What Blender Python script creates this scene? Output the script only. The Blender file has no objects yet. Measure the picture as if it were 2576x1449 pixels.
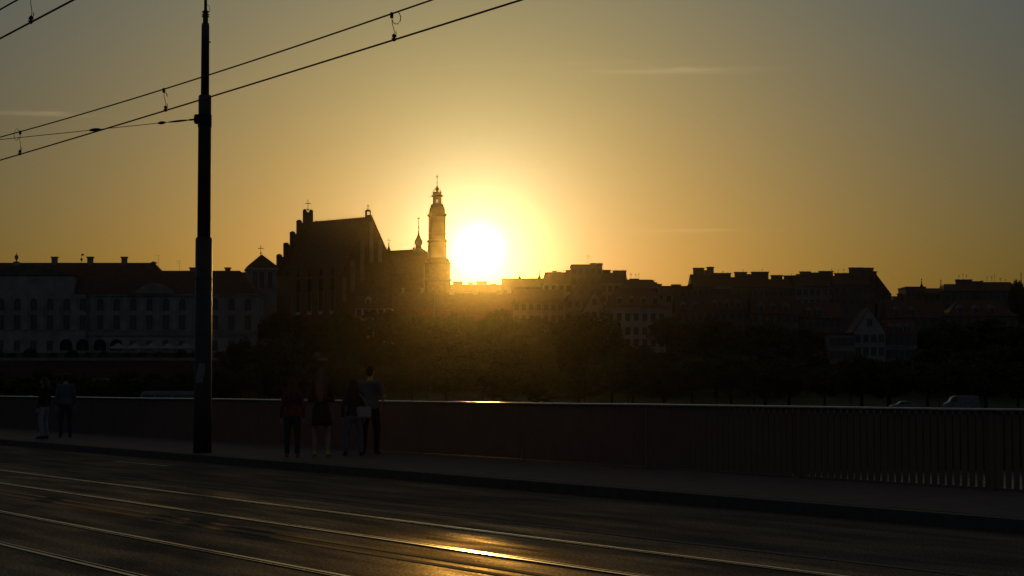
import bpy, bmesh, math, random
from mathutils import Vector, Matrix
R = math.radians
S = bpy.context.scene
C = S.collection
random.seed(11)

# ---------------------------------------------------------------- camera
F = 5172.0                                   # focal length in pixels of a 2576 px wide frame
TH = math.atan2(250.5, F)
CZ = 1.5
cam = bpy.data.cameras.new('camera'); co = bpy.data.objects.new('camera', cam); C.objects.link(co)
cam.sensor_width = 36.0; cam.lens = 36.0 * F / 2576.0
co.location = (0, 0, CZ); co.rotation_euler = (math.pi / 2 + TH, 0, 0)
cam.clip_start = 0.1; cam.clip_end = 20000
S.camera = co

# ---------------------------------------------------------------- light
S.view_settings.view_transform = 'Standard'; S.view_settings.look = 'None'
S.view_settings.gamma = 1.0; S.view_settings.use_curve_mapping = False
S.view_settings.exposure = -2.10
SUN_EL, SUN_AZ = R(3.52), R(-0.9213)
DISC_EL = R(3.8745)                          # seen height of the disc; the lamp is set lower to lengthen the railing shadow
SUN_DIR = Vector((math.sin(SUN_AZ) * math.cos(SUN_EL), math.cos(SUN_AZ) * math.cos(SUN_EL), math.sin(SUN_EL)))
sl = bpy.data.lights.new('sun', 'SUN'); so = bpy.data.objects.new('sun', sl); C.objects.link(so)
sl.energy = 2.2; sl.angle = R(0.53); sl.color = (1.0, 0.53, 0.10)
so.rotation_euler = SUN_DIR.to_track_quat('Z', 'Y').to_euler(); so.location = (0, 50, 60)

W = bpy.data.worlds.new('World'); S.world = W; W.use_nodes = True
nt = W.node_tree; nt.nodes.clear()
def N(t, **k):
    n = nt.nodes.new(t)
    for a, b in k.items(): setattr(n, a, b)
    return n
def math_(op, a, b=None):
    n = N('ShaderNodeMath', operation=op)
    for i, v in enumerate((a, b)):
        if v is None: continue
        if isinstance(v, (int, float)): n.inputs[i].default_value = v
        else: nt.links.new(v, n.inputs[i])
    return n.outputs[0]
def vcol(fac, col):                          # colour * factor
    n = N('ShaderNodeVectorMath', operation='SCALE'); n.inputs[0].default_value = col
    nt.links.new(fac, n.inputs['Scale']); return n.outputs[0]
def vadd(a, b):
    n = N('ShaderNodeVectorMath', operation='ADD'); nt.links.new(a, n.inputs[0]); nt.links.new(b, n.inputs[1]); return n.outputs[0]
sky = N('ShaderNodeTexSky', sky_type='NISHITA', sun_disc=False, sun_elevation=SUN_EL, sun_rotation=SUN_AZ,
        air_density=1.0, dust_density=3.0, ozone_density=1.0, altitude=0.0)
tint = N('ShaderNodeVectorMath', operation='MULTIPLY'); nt.links.new(sky.outputs[0], tint.inputs[0])
tint.inputs[1].default_value = (0.5 * .05, 0.75 * .05, 1.08 * .05)      # evening sky at strength 0.05
geo = N('ShaderNodeTexCoord')
dot = N('ShaderNodeVectorMath', operation='DOT_PRODUCT'); nt.links.new(geo.outputs['Generated'], dot.inputs[0]); dot.inputs[1].default_value = (math.sin(SUN_AZ) * math.cos(DISC_EL), math.cos(SUN_AZ) * math.cos(DISC_EL), math.sin(DISC_EL))
ang = math_('MULTIPLY', math_('ARCCOSINE', math_('MINIMUM', dot.outputs['Value'], 0.9999999)), 57.29578)
sep = N('ShaderNodeSeparateXYZ'); nt.links.new(geo.outputs['Generated'], sep.inputs[0])
elev = math_('MULTIPLY', math_('ARCSINE', sep.outputs[2]), 57.29578)
K = 1 / 0.2207
def ex(x, w): return math_('EXPONENT', math_('MULTIPLY', x, -1.0 / w))
l1 = vcol(ex(ang, 1.5), (.10 * K, .92 * K, .90 * K))
l2 = vcol(ex(ang, 4.0), (.47 * K, .42 * K, .03 * K))
l3 = vcol(math_('MULTIPLY', ex(ang, 4.0), ex(math_('MAXIMUM', elev, 0.0), 6.0)), (1.45 * K, 0, 0))
l4 = vcol(math_('MULTIPLY', ex(math_('MAXIMUM', math_('SUBTRACT', elev, 13.0), 0.0), 12.0), math_('MINIMUM', math_('MAXIMUM', math_('MULTIPLY', math_('SUBTRACT', elev, 3.5), .145), 0.0), 1.3)), (.007 * K, .022 * K, .043 * K))   # dusk blue overhead
l5 = vcol(math_('SUBTRACT', 1.0, ex(math_('MAXIMUM', math_('SUBTRACT', elev, 12.0), 0.0), 14.0)), (.036 * K, .026 * K, .016 * K))  # warm glow added to the unseen upper sky to lift dark surfaces
disc = vcol(math_('EXPONENT', math_('MULTIPLY', math_('POWER', math_('DIVIDE', ang, 0.50), 2.8), -1.0)), (6.0, 6.0, 7.0))
# thin cirrus streaks: a band in elevation, a stretch in azimuth, broken up by noise
azim = math_('MULTIPLY', math_('ARCTAN2', sep.outputs[0], sep.outputs[1]), 57.29578)
mp = N('ShaderNodeCombineXYZ'); nt.links.new(math_('MULTIPLY', azim, 0.9), mp.inputs[0]); nt.links.new(math_('MULTIPLY', elev, 9.0), mp.inputs[1])
nz = N('ShaderNodeTexNoise'); nz.inputs['Scale'].default_value = 1.0; nz.inputs['Detail'].default_value = 4; nt.links.new(mp.outputs[0], nz.inputs['Vector'])
cl = None
for (pa, pe, wa, we, am, sl_) in ((4.4, 8.78, 2.0, .085, .13, 0.0), (-13.2, 7.42, 1.3, .05, .12, -0.01), (1.5, 9.0, 3.6, .05, .035, .02), (5.0, 4.35, 1.6, .04, .09, 0.0), (-8.0, 8.3, 1.2, .05, .02, .1)):
    da = math_('SUBTRACT', azim, pa)
    de = math_('SUBTRACT', math_('SUBTRACT', elev, pe), math_('MULTIPLY', da, sl_))
    de = math_('SUBTRACT', de, math_('MULTIPLY', math_('SUBTRACT', nz.outputs[0], .5), .16))
    g = math_('EXPONENT', math_('MULTIPLY', math_('ADD', math_('POWER', math_('ABSOLUTE', math_('DIVIDE', da, wa)), 2.0), math_('POWER', math_('ABSOLUTE', math_('DIVIDE', de, we)), 2.0)), -1.0))
    g = math_('MULTIPLY', g, am * K); cl = g if cl is None else math_('ADD', cl, g)
clc = vcol(math_('MULTIPLY', cl, nz.outputs[0]), (1.0, .72, .34))
tot = vadd(vadd(l4, l5), vadd(vadd(vadd(vadd(vadd(tint.outputs[0], l1), l2), l3), disc), clc))
bg = N('ShaderNodeBackground'); nt.links.new(tot, bg.inputs[0]); bg.inputs[1].default_value = 1.0
wo = N('ShaderNodeOutputWorld'); nt.links.new(bg.outputs[0], wo.inputs[0])
W.cycles.sampling_method = 'MANUAL'; W.cycles.sample_map_resolution = 2048
S.cycles.use_denoising = True
S.cycles.use_adaptive_sampling = False
S.cycles.max_bounces = 6; S.cycles.volume_bounces = 1; S.cycles.transparent_max_bounces = 8
S.cycles.sample_clamp_indirect = 4.0
S.cycles.caustics_reflective = False; S.cycles.caustics_refractive = False

# ---------------------------------------------------------------- pixel <-> place
def ray(px, py):
    a = (px - 1288) / F; b = (724.5 - py) / F
    return (a, math.cos(TH) - b * math.sin(TH), math.sin(TH) + b * math.cos(TH))
def P(px, py, D):
    r = ray(px, py); s = D / r[1]
    return Vector((r[0] * s, D, CZ + r[2] * s))
def G(px, py, z=0.0):
    r = ray(px, py); s = (z - CZ) / r[2]
    return Vector((r[0] * s, r[1] * s, z))
def X(px, D): return P(px, 975, D).x
def Z(py, D): return P(1288, py, D).z
PHI = R(29.5703)
U = Vector((-math.sin(PHI), math.cos(PHI), 0)); NV = Vector((math.cos(PHI), math.sin(PHI), 0))
def B(d, t, z=0.0): return U * t + NV * d + Vector((0, 0, z))       # bridge frame: d across, t along
def dt(p): return p.x * NV.x + p.y * NV.y, p.x * U.x + p.y * U.y

# ---------------------------------------------------------------- materials
def mat(name, col, rough=.7, metal=0.0, var=.25, scale=3.0, bump=0.0, bscale=20.0, stretch=None, spec=.5, trans=0.0, rvar=0.0, coords='Object'):
    m = bpy.data.materials.new(name); m.use_nodes = True; t = m.node_tree
    b = t.nodes['Principled BSDF']; b.inputs['Roughness'].default_value = rough; b.inputs['Metallic'].default_value = metal
    
    tc = t.nodes.new('ShaderNodeTexCoord'); src = tc.outputs[coords]
    if stretch:
        mpn = t.nodes.new('ShaderNodeMapping'); mpn.inputs['Scale'].default_value = stretch; t.links.new(src, mpn.inputs[0]); src = mpn.outputs[0]
    n = t.nodes.new('ShaderNodeTexNoise'); n.inputs['Scale'].default_value = scale; n.inputs['Detail'].default_value = 6; t.links.new(src, n.inputs['Vector'])
    cr = t.nodes.new('ShaderNodeValToRGB'); cr.color_ramp.elements[0].position = .3; cr.color_ramp.elements[1].position = .7
    cr.color_ramp.elements[0].color = (*[c * (1 - var) for c in col], 1); cr.color_ramp.elements[1].color = (*[min(1, c * (1 + var)) for c in col], 1)
    t.links.new(n.outputs[0], cr.inputs[0]); t.links.new(cr.outputs[0], b.inputs['Base Color'])
    if rvar:
        mr = t.nodes.new('ShaderNodeMapRange'); mr.inputs[1].default_value = .3; mr.inputs[2].default_value = .7
        mr.inputs[3].default_value = rough - rvar; mr.inputs[4].default_value = rough + rvar
        t.links.new(n.outputs[0], mr.inputs[0]); t.links.new(mr.outputs[0], b.inputs['Roughness'])
    if bump:
        n2 = t.nodes.new('ShaderNodeTexNoise'); n2.inputs['Scale'].default_value = bscale; n2.inputs['Detail'].default_value = 5; t.links.new(src, n2.inputs['Vector'])
        bp = t.nodes.new('ShaderNodeBump'); bp.inputs['Strength'].default_value = 1.0; bp.inputs['Distance'].default_value = bump
        t.links.new(n2.outputs[0], bp.inputs['Height']); t.links.new(bp.outputs[0], b.inputs['Normal'])
    if trans:
        tr = t.nodes.new('ShaderNodeBsdfTranslucent'); mx = t.nodes.new('ShaderNodeMixShader'); mx.inputs[0].default_value = trans
        t.links.new(cr.outputs[0], tr.inputs[0]); t.links.new(b.outputs[0], mx.inputs[1]); t.links.new(tr.outputs[0], mx.inputs[2])
        t.links.new(mx.outputs[0], t.nodes['Material Output'].inputs[0])
    return m
M = {}
def mk(k, *a, **kw): M[k] = mat(k, *a, **kw)
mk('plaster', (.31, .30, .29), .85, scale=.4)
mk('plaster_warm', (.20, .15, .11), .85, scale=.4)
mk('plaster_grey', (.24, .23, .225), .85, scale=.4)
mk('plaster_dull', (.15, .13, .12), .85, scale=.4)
mk('stone', (.34, .31, .27), .85, scale=.8)
mk('brick', (.11, .065, .05), .85, scale=1.5, bump=.02, bscale=6)
mk('roof_tile', (.085, .05, .042), .8, scale=1.0, bump=.03, bscale=4)
mk('copper', (.075, .085, .07), .6, scale=.6)
mk('glass', (.10, .10, .105), .25, spec=.5, var=.1)
mk('dark_iron', (.03, .03, .032), .45, .7)
mk('pole_paint', (.035, .035, .037), .38, .2, bump=.0015, bscale=30)
mk('rail_paint', (.17, .13, .12), .6, var=.08)
mk('handrail', (.32, .31, .30), .20, 1.0, bump=.0008, bscale=60, rvar=.05, scale=8)
mk('steel', (.26, .25, .235), .27, 1.0, var=.05, scale=.4, rvar=.03)
mk('groove', (.012, .011, .01), .9)
mk('concrete', (.14, .135, .13), .85, scale=2, bump=.004)
mk('sidewalk', (.085, .073, .07), .8, scale=2.5, bump=.004, bscale=30)
mk('kerb', (.07, .066, .06), .75, scale=6, bump=.003)
mk('seam', (.016, .015, .014), .85)
mk('paint', (.30, .29, .27), .6, scale=8)
mk('grass', (.035, .055, .018), .95, scale=.3, var=.5)
mk('bark', (.05, .04, .03), .95, scale=4)
mk('leaf', (.05, .065, .03), .85, scale=.5, var=.45, trans=.04, spec=0)
mk('leaf_dark', (.04, .052, .026), .85, scale=.5, var=.45, trans=.04, spec=0)
mk('leaf_pale', (.06, .075, .035), .85, scale=.5, var=.4, trans=.04, spec=0)
mk('white_paint', (.20, .21, .22), .35)
mk('car_grey', (.20, .21, .23), .35)
mk('rubber', (.015, .015, .015), .9)
mk('lamp_glass', (.6, .6, .58), .3)
mk('skin', (.42, .25, .17), .55)
mk('hair_brown', (.05, .024, .012), .5, trans=.05, scale=30)
mk('hair_blond', (.16, .10, .055), .5, trans=.05, scale=30)
mk('hair_rim_light', (.35, .12, .03), .35, trans=.7, scale=30)  # orange of the sun's rim light put into this hair colour
mk('hair_black', (.018, .013, .01), .5, trans=.2, scale=30)
mk('cloth_red', (.16, .025, .03), .9); mk('cloth_navy', (.03, .035, .06), .9)
mk('cloth_black', (.014, .014, .015), .9); mk('cloth_white', (.28, .28, .30), .9)
mk('cloth_blue', (.09, .11, .15), .9); mk('denim', (.13, .155, .20), .9)
mk('shoe_red', (.35, .04, .06), .6); mk('shoe_lime', (.35, .55, .06), .6); mk('shoe_dark', (.02, .02, .02), .6)
mk('canvas', (.24, .27, .30), .85); mk('paper', (.22, .22, .23), .8, scale=20, var=.35)
mk('bronze', (.08, .06, .03), .5, .6)

# asphalt: worn, polished patches over a grainy surface
def asphalt(name, base, r0, r1, bump, spec):
    m = bpy.data.materials.new(name); m.use_nodes = True; t = m.node_tree; b = t.nodes['Principled BSDF']; b.inputs['Specular IOR Level'].default_value = spec
    tc = t.nodes.new('ShaderNodeTexCoord')
    mpn = t.nodes.new('ShaderNodeMapping'); mpn.vector_type = 'TEXTURE'; mpn.inputs['Rotation'].default_value = (0, 0, PHI); mpn.inputs['Scale'].default_value = (.36, 2.6, 1)   # wear runs along the bridge
    t.links.new(tc.outputs['Object'], mpn.inputs[0])
    n1 = t.nodes.new('ShaderNodeTexNoise'); n1.inputs['Scale'].default_value = .9; n1.inputs['Detail'].default_value = 7; n1.inputs['Roughness'].default_value = .52
    t.links.new(mpn.outputs[0], n1.inputs['Vector'])
    mr = t.nodes.new('ShaderNodeMapRange'); mr.inputs[1].default_value = .38; mr.inputs[2].default_value = .62; mr.inputs[3].default_value = r0; mr.inputs[4].default_value = r1
    t.links.new(n1.outputs[0], mr.inputs[0]); t.links.new(mr.outputs[0], b.inputs['Roughness'])
    n2 = t.nodes.new('ShaderNodeTexNoise'); n2.inputs['Scale'].default_value = 40; n2.inputs['Detail'].default_value = 3; t.links.new(tc.outputs['Object'], n2.inputs['Vector'])
    cr = t.nodes.new('ShaderNodeValToRGB'); cr.color_ramp.elements[0].position = .3; cr.color_ramp.elements[1].position = .75
    cr.color_ramp.elements[0].color = (*[c * .55 for c in base], 1); cr.color_ramp.elements[1].color = (*[c * 1.5 for c in base], 1)
    t.links.new(n2.outputs[0], cr.inputs[0]); t.links.new(cr.outputs[0], b.inputs['Base Color'])
    n3 = t.nodes.new('ShaderNodeTexNoise'); n3.inputs['Scale'].default_value = 38; n3.inputs['Detail'].default_value = 5; t.links.new(mpn.outputs[0], n3.inputs['Vector'])
    ad = t.nodes.new('ShaderNodeMath'); ad.operation = 'MULTIPLY_ADD'; ad.inputs[1].default_value = .0; t.links.new(n3.outputs[0], ad.inputs[0]); t.links.new(n2.outputs[0], ad.inputs[2])
    bp = t.nodes.new('ShaderNodeBump'); bp.inputs['Distance'].default_value = bump; bp.inputs['Strength'].default_value = 1.0
    t.links.new(ad.outputs[0], bp.inputs['Height']); t.links.new(bp.outputs[0], b.inputs['Normal'])
    # dull stone and binder with a partly worn, polished skin: diffuse mixed with a little gloss
    b.inputs['Specular IOR Level'].default_value = 0.0
    gl = t.nodes.new('ShaderNodeBsdfGlossy'); gl.inputs['Color'].default_value = (.95, .82, .66, 1); t.links.new(mr.outputs[0], gl.inputs['Roughness']); t.links.new(bp.outputs[0], gl.inputs['Normal'])
    ms = t.nodes.new('ShaderNodeMapRange'); ms.inputs[1].default_value = .34; ms.inputs[2].default_value = .66; ms.inputs[3].default_value = spec; ms.inputs[4].default_value = spec * .42
    t.links.new(n1.outputs[0], ms.inputs[0])
    gr = t.nodes.new('ShaderNodeMapRange'); gr.inputs[1].default_value = .38; gr.inputs[2].default_value = .62; gr.inputs[3].default_value = .35; gr.inputs[4].default_value = 1.45
    t.links.new(n2.outputs[0], gr.inputs[0]); mu = t.nodes.new('ShaderNodeMath'); mu.operation = 'MULTIPLY'; t.links.new(ms.outputs[0], mu.inputs[0]); t.links.new(gr.outputs[0], mu.inputs[1])
    mx = t.nodes.new('ShaderNodeMixShader'); t.links.new(mu.outputs[0], mx.inputs[0]); t.links.new(b.outputs[0], mx.inputs[1]); t.links.new(gl.outputs[0], mx.inputs[2])
    t.links.new(mx.outputs[0], t.nodes['Material Output'].inputs[0])
    M[name] = m
asphalt('asphalt', (.075, .072, .068), .42, .62, .0010, .12)
asphalt('track_bed', (.07, .066, .062), .30, .50, .0011, .165)

mw = bpy.data.materials.new('river'); mw.use_nodes = True; t = mw.node_tree; b = t.nodes['Principled BSDF']
b.inputs['Base Color'].default_value = (.03, .032, .03, 1); b.inputs['Roughness'].default_value = .12; b.inputs['IOR'].default_value = 1.33
tc = t.nodes.new('ShaderNodeTexCoord'); n1 = t.nodes.new('ShaderNodeTexNoise'); n1.inputs['Scale'].default_value = .5; n1.inputs['Detail'].default_value = 5
t.links.new(tc.outputs['Object'], n1.inputs['Vector']); bp = t.nodes.new('ShaderNodeBump'); bp.inputs['Distance'].default_value = .45
t.links.new(n1.outputs[0], bp.inputs['Height']); t.links.new(bp.outputs[0], b.inputs['Normal']); M['river'] = mw

# ---------------------------------------------------------------- mesh helpers
class MB:
    def __init__(s): s.v = []; s.f = []; s.mi = []; s.m = 0
    def add(s, vs, fs):
        o = len(s.v); s.v += [tuple(v) for v in vs]; s.f += [tuple(i + o for i in f) for f in fs]; s.mi += [s.m] * len(fs); return s
    def box(s, x0, x1, y0, y1, z0, z1):
        return s.add([(x0, y0, z0), (x1, y0, z0), (x1, y1, z0), (x0, y1, z0), (x0, y0, z1), (x1, y0, z1), (x1, y1, z1), (x0, y1, z1)],
                     [(0, 3, 2, 1), (4, 5, 6, 7), (0, 1, 5, 4), (1, 2, 6, 5), (2, 3, 7, 6), (3, 0, 4, 7)])
    def obox(s, c, ax, ay, az):                   # oriented box: centre + half axes
        c, ax, ay, az = Vector(c), Vector(ax), Vector(ay), Vector(az); vs = []
        for k in (-1, 1):
            for (i, j) in ((-1, -1), (1, -1), (1, 1), (-1, 1)): vs.append(c + ax * i + ay * j + az * k)
        return s.add(vs, [(0, 3, 2, 1), (4, 5, 6, 7), (0, 1, 5, 4), (1, 2, 6, 5), (2, 3, 7, 6), (3, 0, 4, 7)])
    def prism(s, poly, d):                        # poly: list of Vectors (planar), d: extrusion vector
        n = len(poly); d = Vector(d); vs = [Vector(p) for p in poly] + [Vector(p) + d for p in poly]
        return s.add(vs, [tuple(range(n))[::-1], tuple(range(n, 2 * n))] + [(i, (i + 1) % n, (i + 1) % n + n, i + n) for i in range(n)])
    def lathe(s, prof, c=(0, 0, 0), seg=16, shape=None, rot=0.0):
        pts = shape or [(math.cos(2 * math.pi * i / seg + rot), math.sin(2 * math.pi * i / seg + rot)) for i in range(seg)]
        if shape and rot: pts = [(x * math.cos(rot) - y * math.sin(rot), x * math.sin(rot) + y * math.cos(rot)) for x, y in pts]
        n = len(pts); vs = []
        for (r, z) in prof: vs += [(c[0] + x * r, c[1] + y * r, c[2] + z) for x, y in pts]
        fs = []
        for k in range(len(prof) - 1): fs += [(k * n + i, k * n + (i + 1) % n, (k + 1) * n + (i + 1) % n, (k + 1) * n + i) for i in range(n)]
        fs += [tuple(range(n))[::-1], tuple(range((len(prof) - 1) * n, len(prof) * n))]
        return s.add(vs, fs)
    def tube(s, pts, r, seg=6):
        pts = [Vector(p) for p in pts]; rr = r if isinstance(r, (list, tuple)) else [r] * len(pts); vs = []; fs = []
        for i, p in enumerate(pts):
            d = (pts[min(i + 1, len(pts) - 1)] - pts[max(i - 1, 0)]).normalized()
            a = d.cross(Vector((0, 0, 1)) if abs(d.z) < .9 else Vector((1, 0, 0))).normalized(); bb = d.cross(a)
            vs += [p + (a * math.cos(2 * math.pi * k / seg) + bb * math.sin(2 * math.pi * k / seg)) * rr[i] for k in range(seg)]
        for i in range(len(pts) - 1): fs += [(i * seg + k, i * seg + (k + 1) % seg, (i + 1) * seg + (k + 1) % seg, (i + 1) * seg + k) for k in range(seg)]
        fs += [tuple(range(seg))[::-1], tuple(range((len(pts) - 1) * seg, len(pts) * seg))]
        return s.add(vs, fs)
    def ball(s, c, r, seg=10, rings=6):
        return s.lathe([(max(.02 * r, r * math.sin(math.pi * k / rings)), r * -math.cos(math.pi * k / rings)) for k in range(rings + 1)], c, seg)
    def build(s, name, m, parent=None, smooth=False):
        me = bpy.data.meshes.new(name); me.from_pydata(s.v, [], s.f)
        for mm in (m if isinstance(m, (list, tuple)) else [m]): me.materials.append(M[mm] if isinstance(mm, str) else mm)
        if max(s.mi, default=0): me.polygons.foreach_set('material_index', s.mi)
        bm = bmesh.new(); bm.from_mesh(me); bmesh.ops.recalc_face_normals(bm, faces=bm.faces); bm.to_mesh(me); bm.free()
        if smooth: me.shade_smooth()
        o = bpy.data.objects.new(name, me); C.objects.link(o)
        if parent: o.parent = parent
        return o
def tag(o, label=None, cat=None, group=None, kind=None):
    if label: o['label'] = label
    if cat: o['category'] = cat
    if group: o['group'] = group
    if kind: o['kind'] = kind
    return o
def thing(name, label, cat, loc=(0, 0, 0), rz=0.0, group=None):
    o = bpy.data.objects.new(name, None); C.objects.link(o); o.empty_display_size = .3
    o.location = loc; o.rotation_euler = (0, 0, rz); return tag(o, label, cat, group)
def copy_tree(o, parent=None):
    c = o.copy(); C.objects.link(c)
    if parent: c.parent = parent
    for ch in list(o.children): copy_tree(ch, c)
    return c
def inst(name, me, parent, loc=(0, 0, 0), rz=0.0, sc=None):
    o = bpy.data.objects.new(name, me); C.objects.link(o); o.parent = parent; o.location = loc; o.rotation_euler = (0, 0, rz)
    if sc: o.scale = sc
    return o
SQ = [(1, -.72), (1, .72), (.72, 1), (-.72, 1), (-1, .72), (-1, -.72), (-.72, -1), (.72, -1)]
BOXS = [(1, -1), (1, 1), (-1, 1), (-1, -1)]

# ---------------------------------------------------------------- ground, river, bridge
PROF = [(-480, -14), (292, -14), (298, -11), (300, -2.4), (400, -2.2), (432, -.5), (456, 3.5), (470, 7.2), (500, 10), (560, 14), (620, 16.5), (900, 17), (1500, 8), (2400, 8)]
def tz(y):
    for (a, za), (b_, zb) in zip(PROF, PROF[1:]):
        if a <= y <= b_: return za + (zb - za) * (y - a) / (b_ - a)
    return PROF[-1][1]
m = MB(); xs = [-1400 + 50 * i for i in range(57)]
ys = sorted({p[0] for p in PROF} | {312 + 12 * i for i in range(30)})
for y in ys:
    for x in xs:
        w = 0 if y < 310 else 1
        m.v.append((x, y, tz(y) + w * .25 * math.sin(x * .13 + y * .07)))
nx = len(xs)
for j in range(len(ys) - 1):
    for i in range(nx - 1):
        m.f.append((j * nx + i, j * nx + i + 1, (j + 1) * nx + i + 1, (j + 1) * nx + i)); m.mi.append(0)
tag(m.build('ground', 'grass'), kind='structure')
tag(MB().add([(-1390, -470, -9.8), (1390, -470, -9.8), (1390, 299.5, -9.8), (-1390, 299.5, -9.8)], [(0, 1, 2, 3)]).build('river_water', 'river'), kind='structure')
tag(MB().add([(-600, 304, -2.0), (600, 304, -2.0), (600, 316, -2.0), (-600, 316, -2.0)], [(0, 1, 2, 3)]).build('riverside_road', 'asphalt'), kind='structure')

T0, T1 = -40.0, 330.0
def strip(name, d0, d1, z, m_, t0=T0, t1=T1, kind='structure'):
    o = MB().add([B(d0, t0, z), B(d1, t0, z), B(d1, t1, z), B(d0, t1, z)], [(0, 1, 2, 3)]).build(name, m_)
    return tag(o, kind=kind)
def bslab(mb, d0, d1, t0, t1, z0, z1):
    return mb.obox(B((d0 + d1) / 2, (t0 + t1) / 2, (z0 + z1) / 2), NV * ((d1 - d0) / 2), U * ((t1 - t0) / 2), Vector((0, 0, (z1 - z0) / 2)))
mb = MB(); bslab(mb, -5.6, 19.4, T0, T1, -1.3, -.02)
for d in (-3, 3.5, 10, 16.5): bslab(mb, d - .4, d + .4, T0, T1, -3.2, -1.32)
tag(mb.build('bridge_deck', 'concrete'), kind='structure')
strip('road', .62, 15.0, 0.0, 'asphalt')
strip('tram_track_bed', 4.35, 11.22, .004, 'track_bed')
mb = MB(); bslab(mb, 15.22, 19.38, T0, T1, -.015, .15); tag(mb.build('pavement', 'sidewalk'), kind='structure')
mb = MB(); bslab(mb, 15.0, 15.215, T0, T1, -.015, .146); tag(mb.build('kerb', 'kerb'), kind='structure')
mb = MB(); bslab(mb, -5.5, .4, T0, T1, -.015, .15); tag(mb.build('near_pavement', 'sidewalk'), kind='structure')
mb = MB(); bslab(mb, .405, .615, T0, T1, -.015, .146); tag(mb.build('near_kerb', 'kerb'), kind='structure')
strip('track_edge_strip', 11.24, 11.36, .008, 'concrete')
for d in (8.02, 8.30): strip('tar_joint', d, d + .10, .008, 'seam')
strip('lane_marking', 13.66, 13.78, .004, 'paint', 37.5, 40.6)
# grooved tram rails
tracks = (('nearer tram track, two grooved steel rails set in the worn asphalt', (5.47, 6.93)), ('second tram track beside the roadway, grooved rails with a dull narrow gleam', (8.92, 10.35)))
for lab, ds in tracks:
    tr = thing('tram_track', lab, 'tram track', B(sum(ds) / 2, 20), 0, 'tram tracks across the bridge')
    for d in ds:
        o0 = B(sum(ds) / 2, 20); sgn = 1 if d == ds[0] else -1
        def part(a, b_, z1, nm, mm, par):
            q = MB(); e = sorted((d + sgn * a, d + sgn * b_)); bslab(q, e[0], e[1], T0, T1, .0045, z1); q.v = [tuple(Vector(v) - o0) for v in q.v]; return q.build(nm, mm, par)
        rl = part(-.025, .025, .014, 'rail', 'steel', tr)
        part(.034, .068, .0075, 'groove', 'groove', rl)
        part(.072, .09, .014, 'guard_lip', 'steel', rl)

# ---------------------------------------------------------------- railing
DR = 18.95; PITCH = .15; PAN = 27
rail = thing('bridge_railing', 'long dark steel railing of closely set upright slats along the far pavement', 'railing', B(DR, 30, .15))
o0 = B(DR, 30, .15)
def loc(mb_):
    mb_.v = [tuple(Vector(v) - o0) for v in mb_.v]; return mb_
RT0, RT1 = 4.0, 4.0 + 34 * (PAN + .6) * PITCH
mb = MB(); q = 14; prof = [(math.copysign(abs(math.cos(a)) ** .55, math.cos(a)) * .055, math.copysign(abs(math.sin(a)) ** .7, math.sin(a)) * .026) for a in [2 * math.pi * (i + .5) / q for i in range(q)]]
tt = [RT0 + (RT1 - RT0) * i / 40 for i in range(41)]
for i, tq in enumerate(tt): mb.v += [B(DR + a, tq, .15 + 1.052 + .004 * math.sin(i * 2.1) + c) for a, c in prof]
for i in range(40): mb.f += [(i * q + k, i * q + (k + 1) % q, (i + 1) * q + (k + 1) % q, (i + 1) * q + k) for k in range(q)]
mb.mi = [0] * len(mb.f); loc(mb).build('handrail', 'handrail', rail, True)
mb = MB(); bslab(mb, DR - .02, DR + .02, RT0, RT1, .152, .182); loc(mb).build('bottom_rail', 'rail_paint', rail)
pm = MB(); pm.box(-.045, .045, -.03, .03, 0, 1.028); pm.box(-.09, .09, -.07, .07, 0, .015)
po = None
gm = MB()
for k in range(PAN):
    y = (k + .5) * PITCH; c = Vector((0, y, 0)); a = Vector((.048, 0, 0))
    gm.obox((0, y, .53), (.0455, 0, 0), (0, .005, 0), (0, 0, .497))
go = None
for i in range(35):
    tq = RT0 + i * (PAN + .6) * PITCH
    p0 = B(DR, tq - .3 * PITCH, .15) - o0
    if po is None: po = pm.build('post', 'rail_paint', rail); o = po
    else: o = inst('post', po.data, rail)
    o.location = p0; o.rotation_euler = (0, 0, PHI)
    if i < 34:
        if go is None: go = gm.build('slat_panel', 'rail_paint', rail); o = go
        else: o = inst('slat_panel', go.data, rail)
        o.location = B(DR, tq, .15) - o0; o.rotation_euler = (0, 0, PHI)

# ---------------------------------------------------------------- tram pole
pb = G(509, 1139, .15)
pole = thing('tram_pole', 'tall dark stepped steel pole holding the tram wires at the kerb', 'pole', pb)
D0 = pb.y
def zp(py): return Z(py, D0) - pb.z
k = D0 / F
mb = MB(); mb.lathe([(23 * k, 0), (22.2 * k, 1.0), (21 * k, zp(602)), (18.5 * k, zp(597))], seg=28); mb.build('base_section', 'pole_paint', pole, True)
mb = MB(); mb.lathe([(16.8 * k, zp(600)), (16.2 * k, zp(244)), (14.6 * k, zp(239.5))], seg=24); mb.build('middle_section', 'pole_paint', pole, True)
mb = MB(); mb.lathe([(10.6 * k, zp(243)), (10.0 * k, zp(65)), (9 * k, zp(62))], seg=20); mb.build('upper_section', 'pole_paint', pole, True)
mb = MB(); mb.lathe([(6.8 * k, zp(64)), (6.4 * k, zp(28)), (3.9 * k, zp(25)), (3.6 * k, zp(-90))], seg=14)
for py in (30, 37, 42, 60):
    mb.lathe([(7.6 * k, zp(py + 1.6)), (7.6 * k, zp(py - 1.6))], seg=12); mb.obox((0, 0, zp(py)), (9.4 * k, 0, 0), (0, .012, 0), (0, 0, .012))
mb.tube([(9 * k, 0, zp(30)), (11 * k, 0, zp(24)), (9 * k, 0, zp(15)), (3.5 * k, 0, zp(12))], .006)
mb.build('mast_tip', 'pole_paint', pole)
mb = MB(); mb.obox((11.4 * k, 0, zp(106)), (.02, 0, 0), (0, .012, 0), (0, 0, .012)); mb.build('step_bolt', 'dark_iron', pole)
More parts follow.
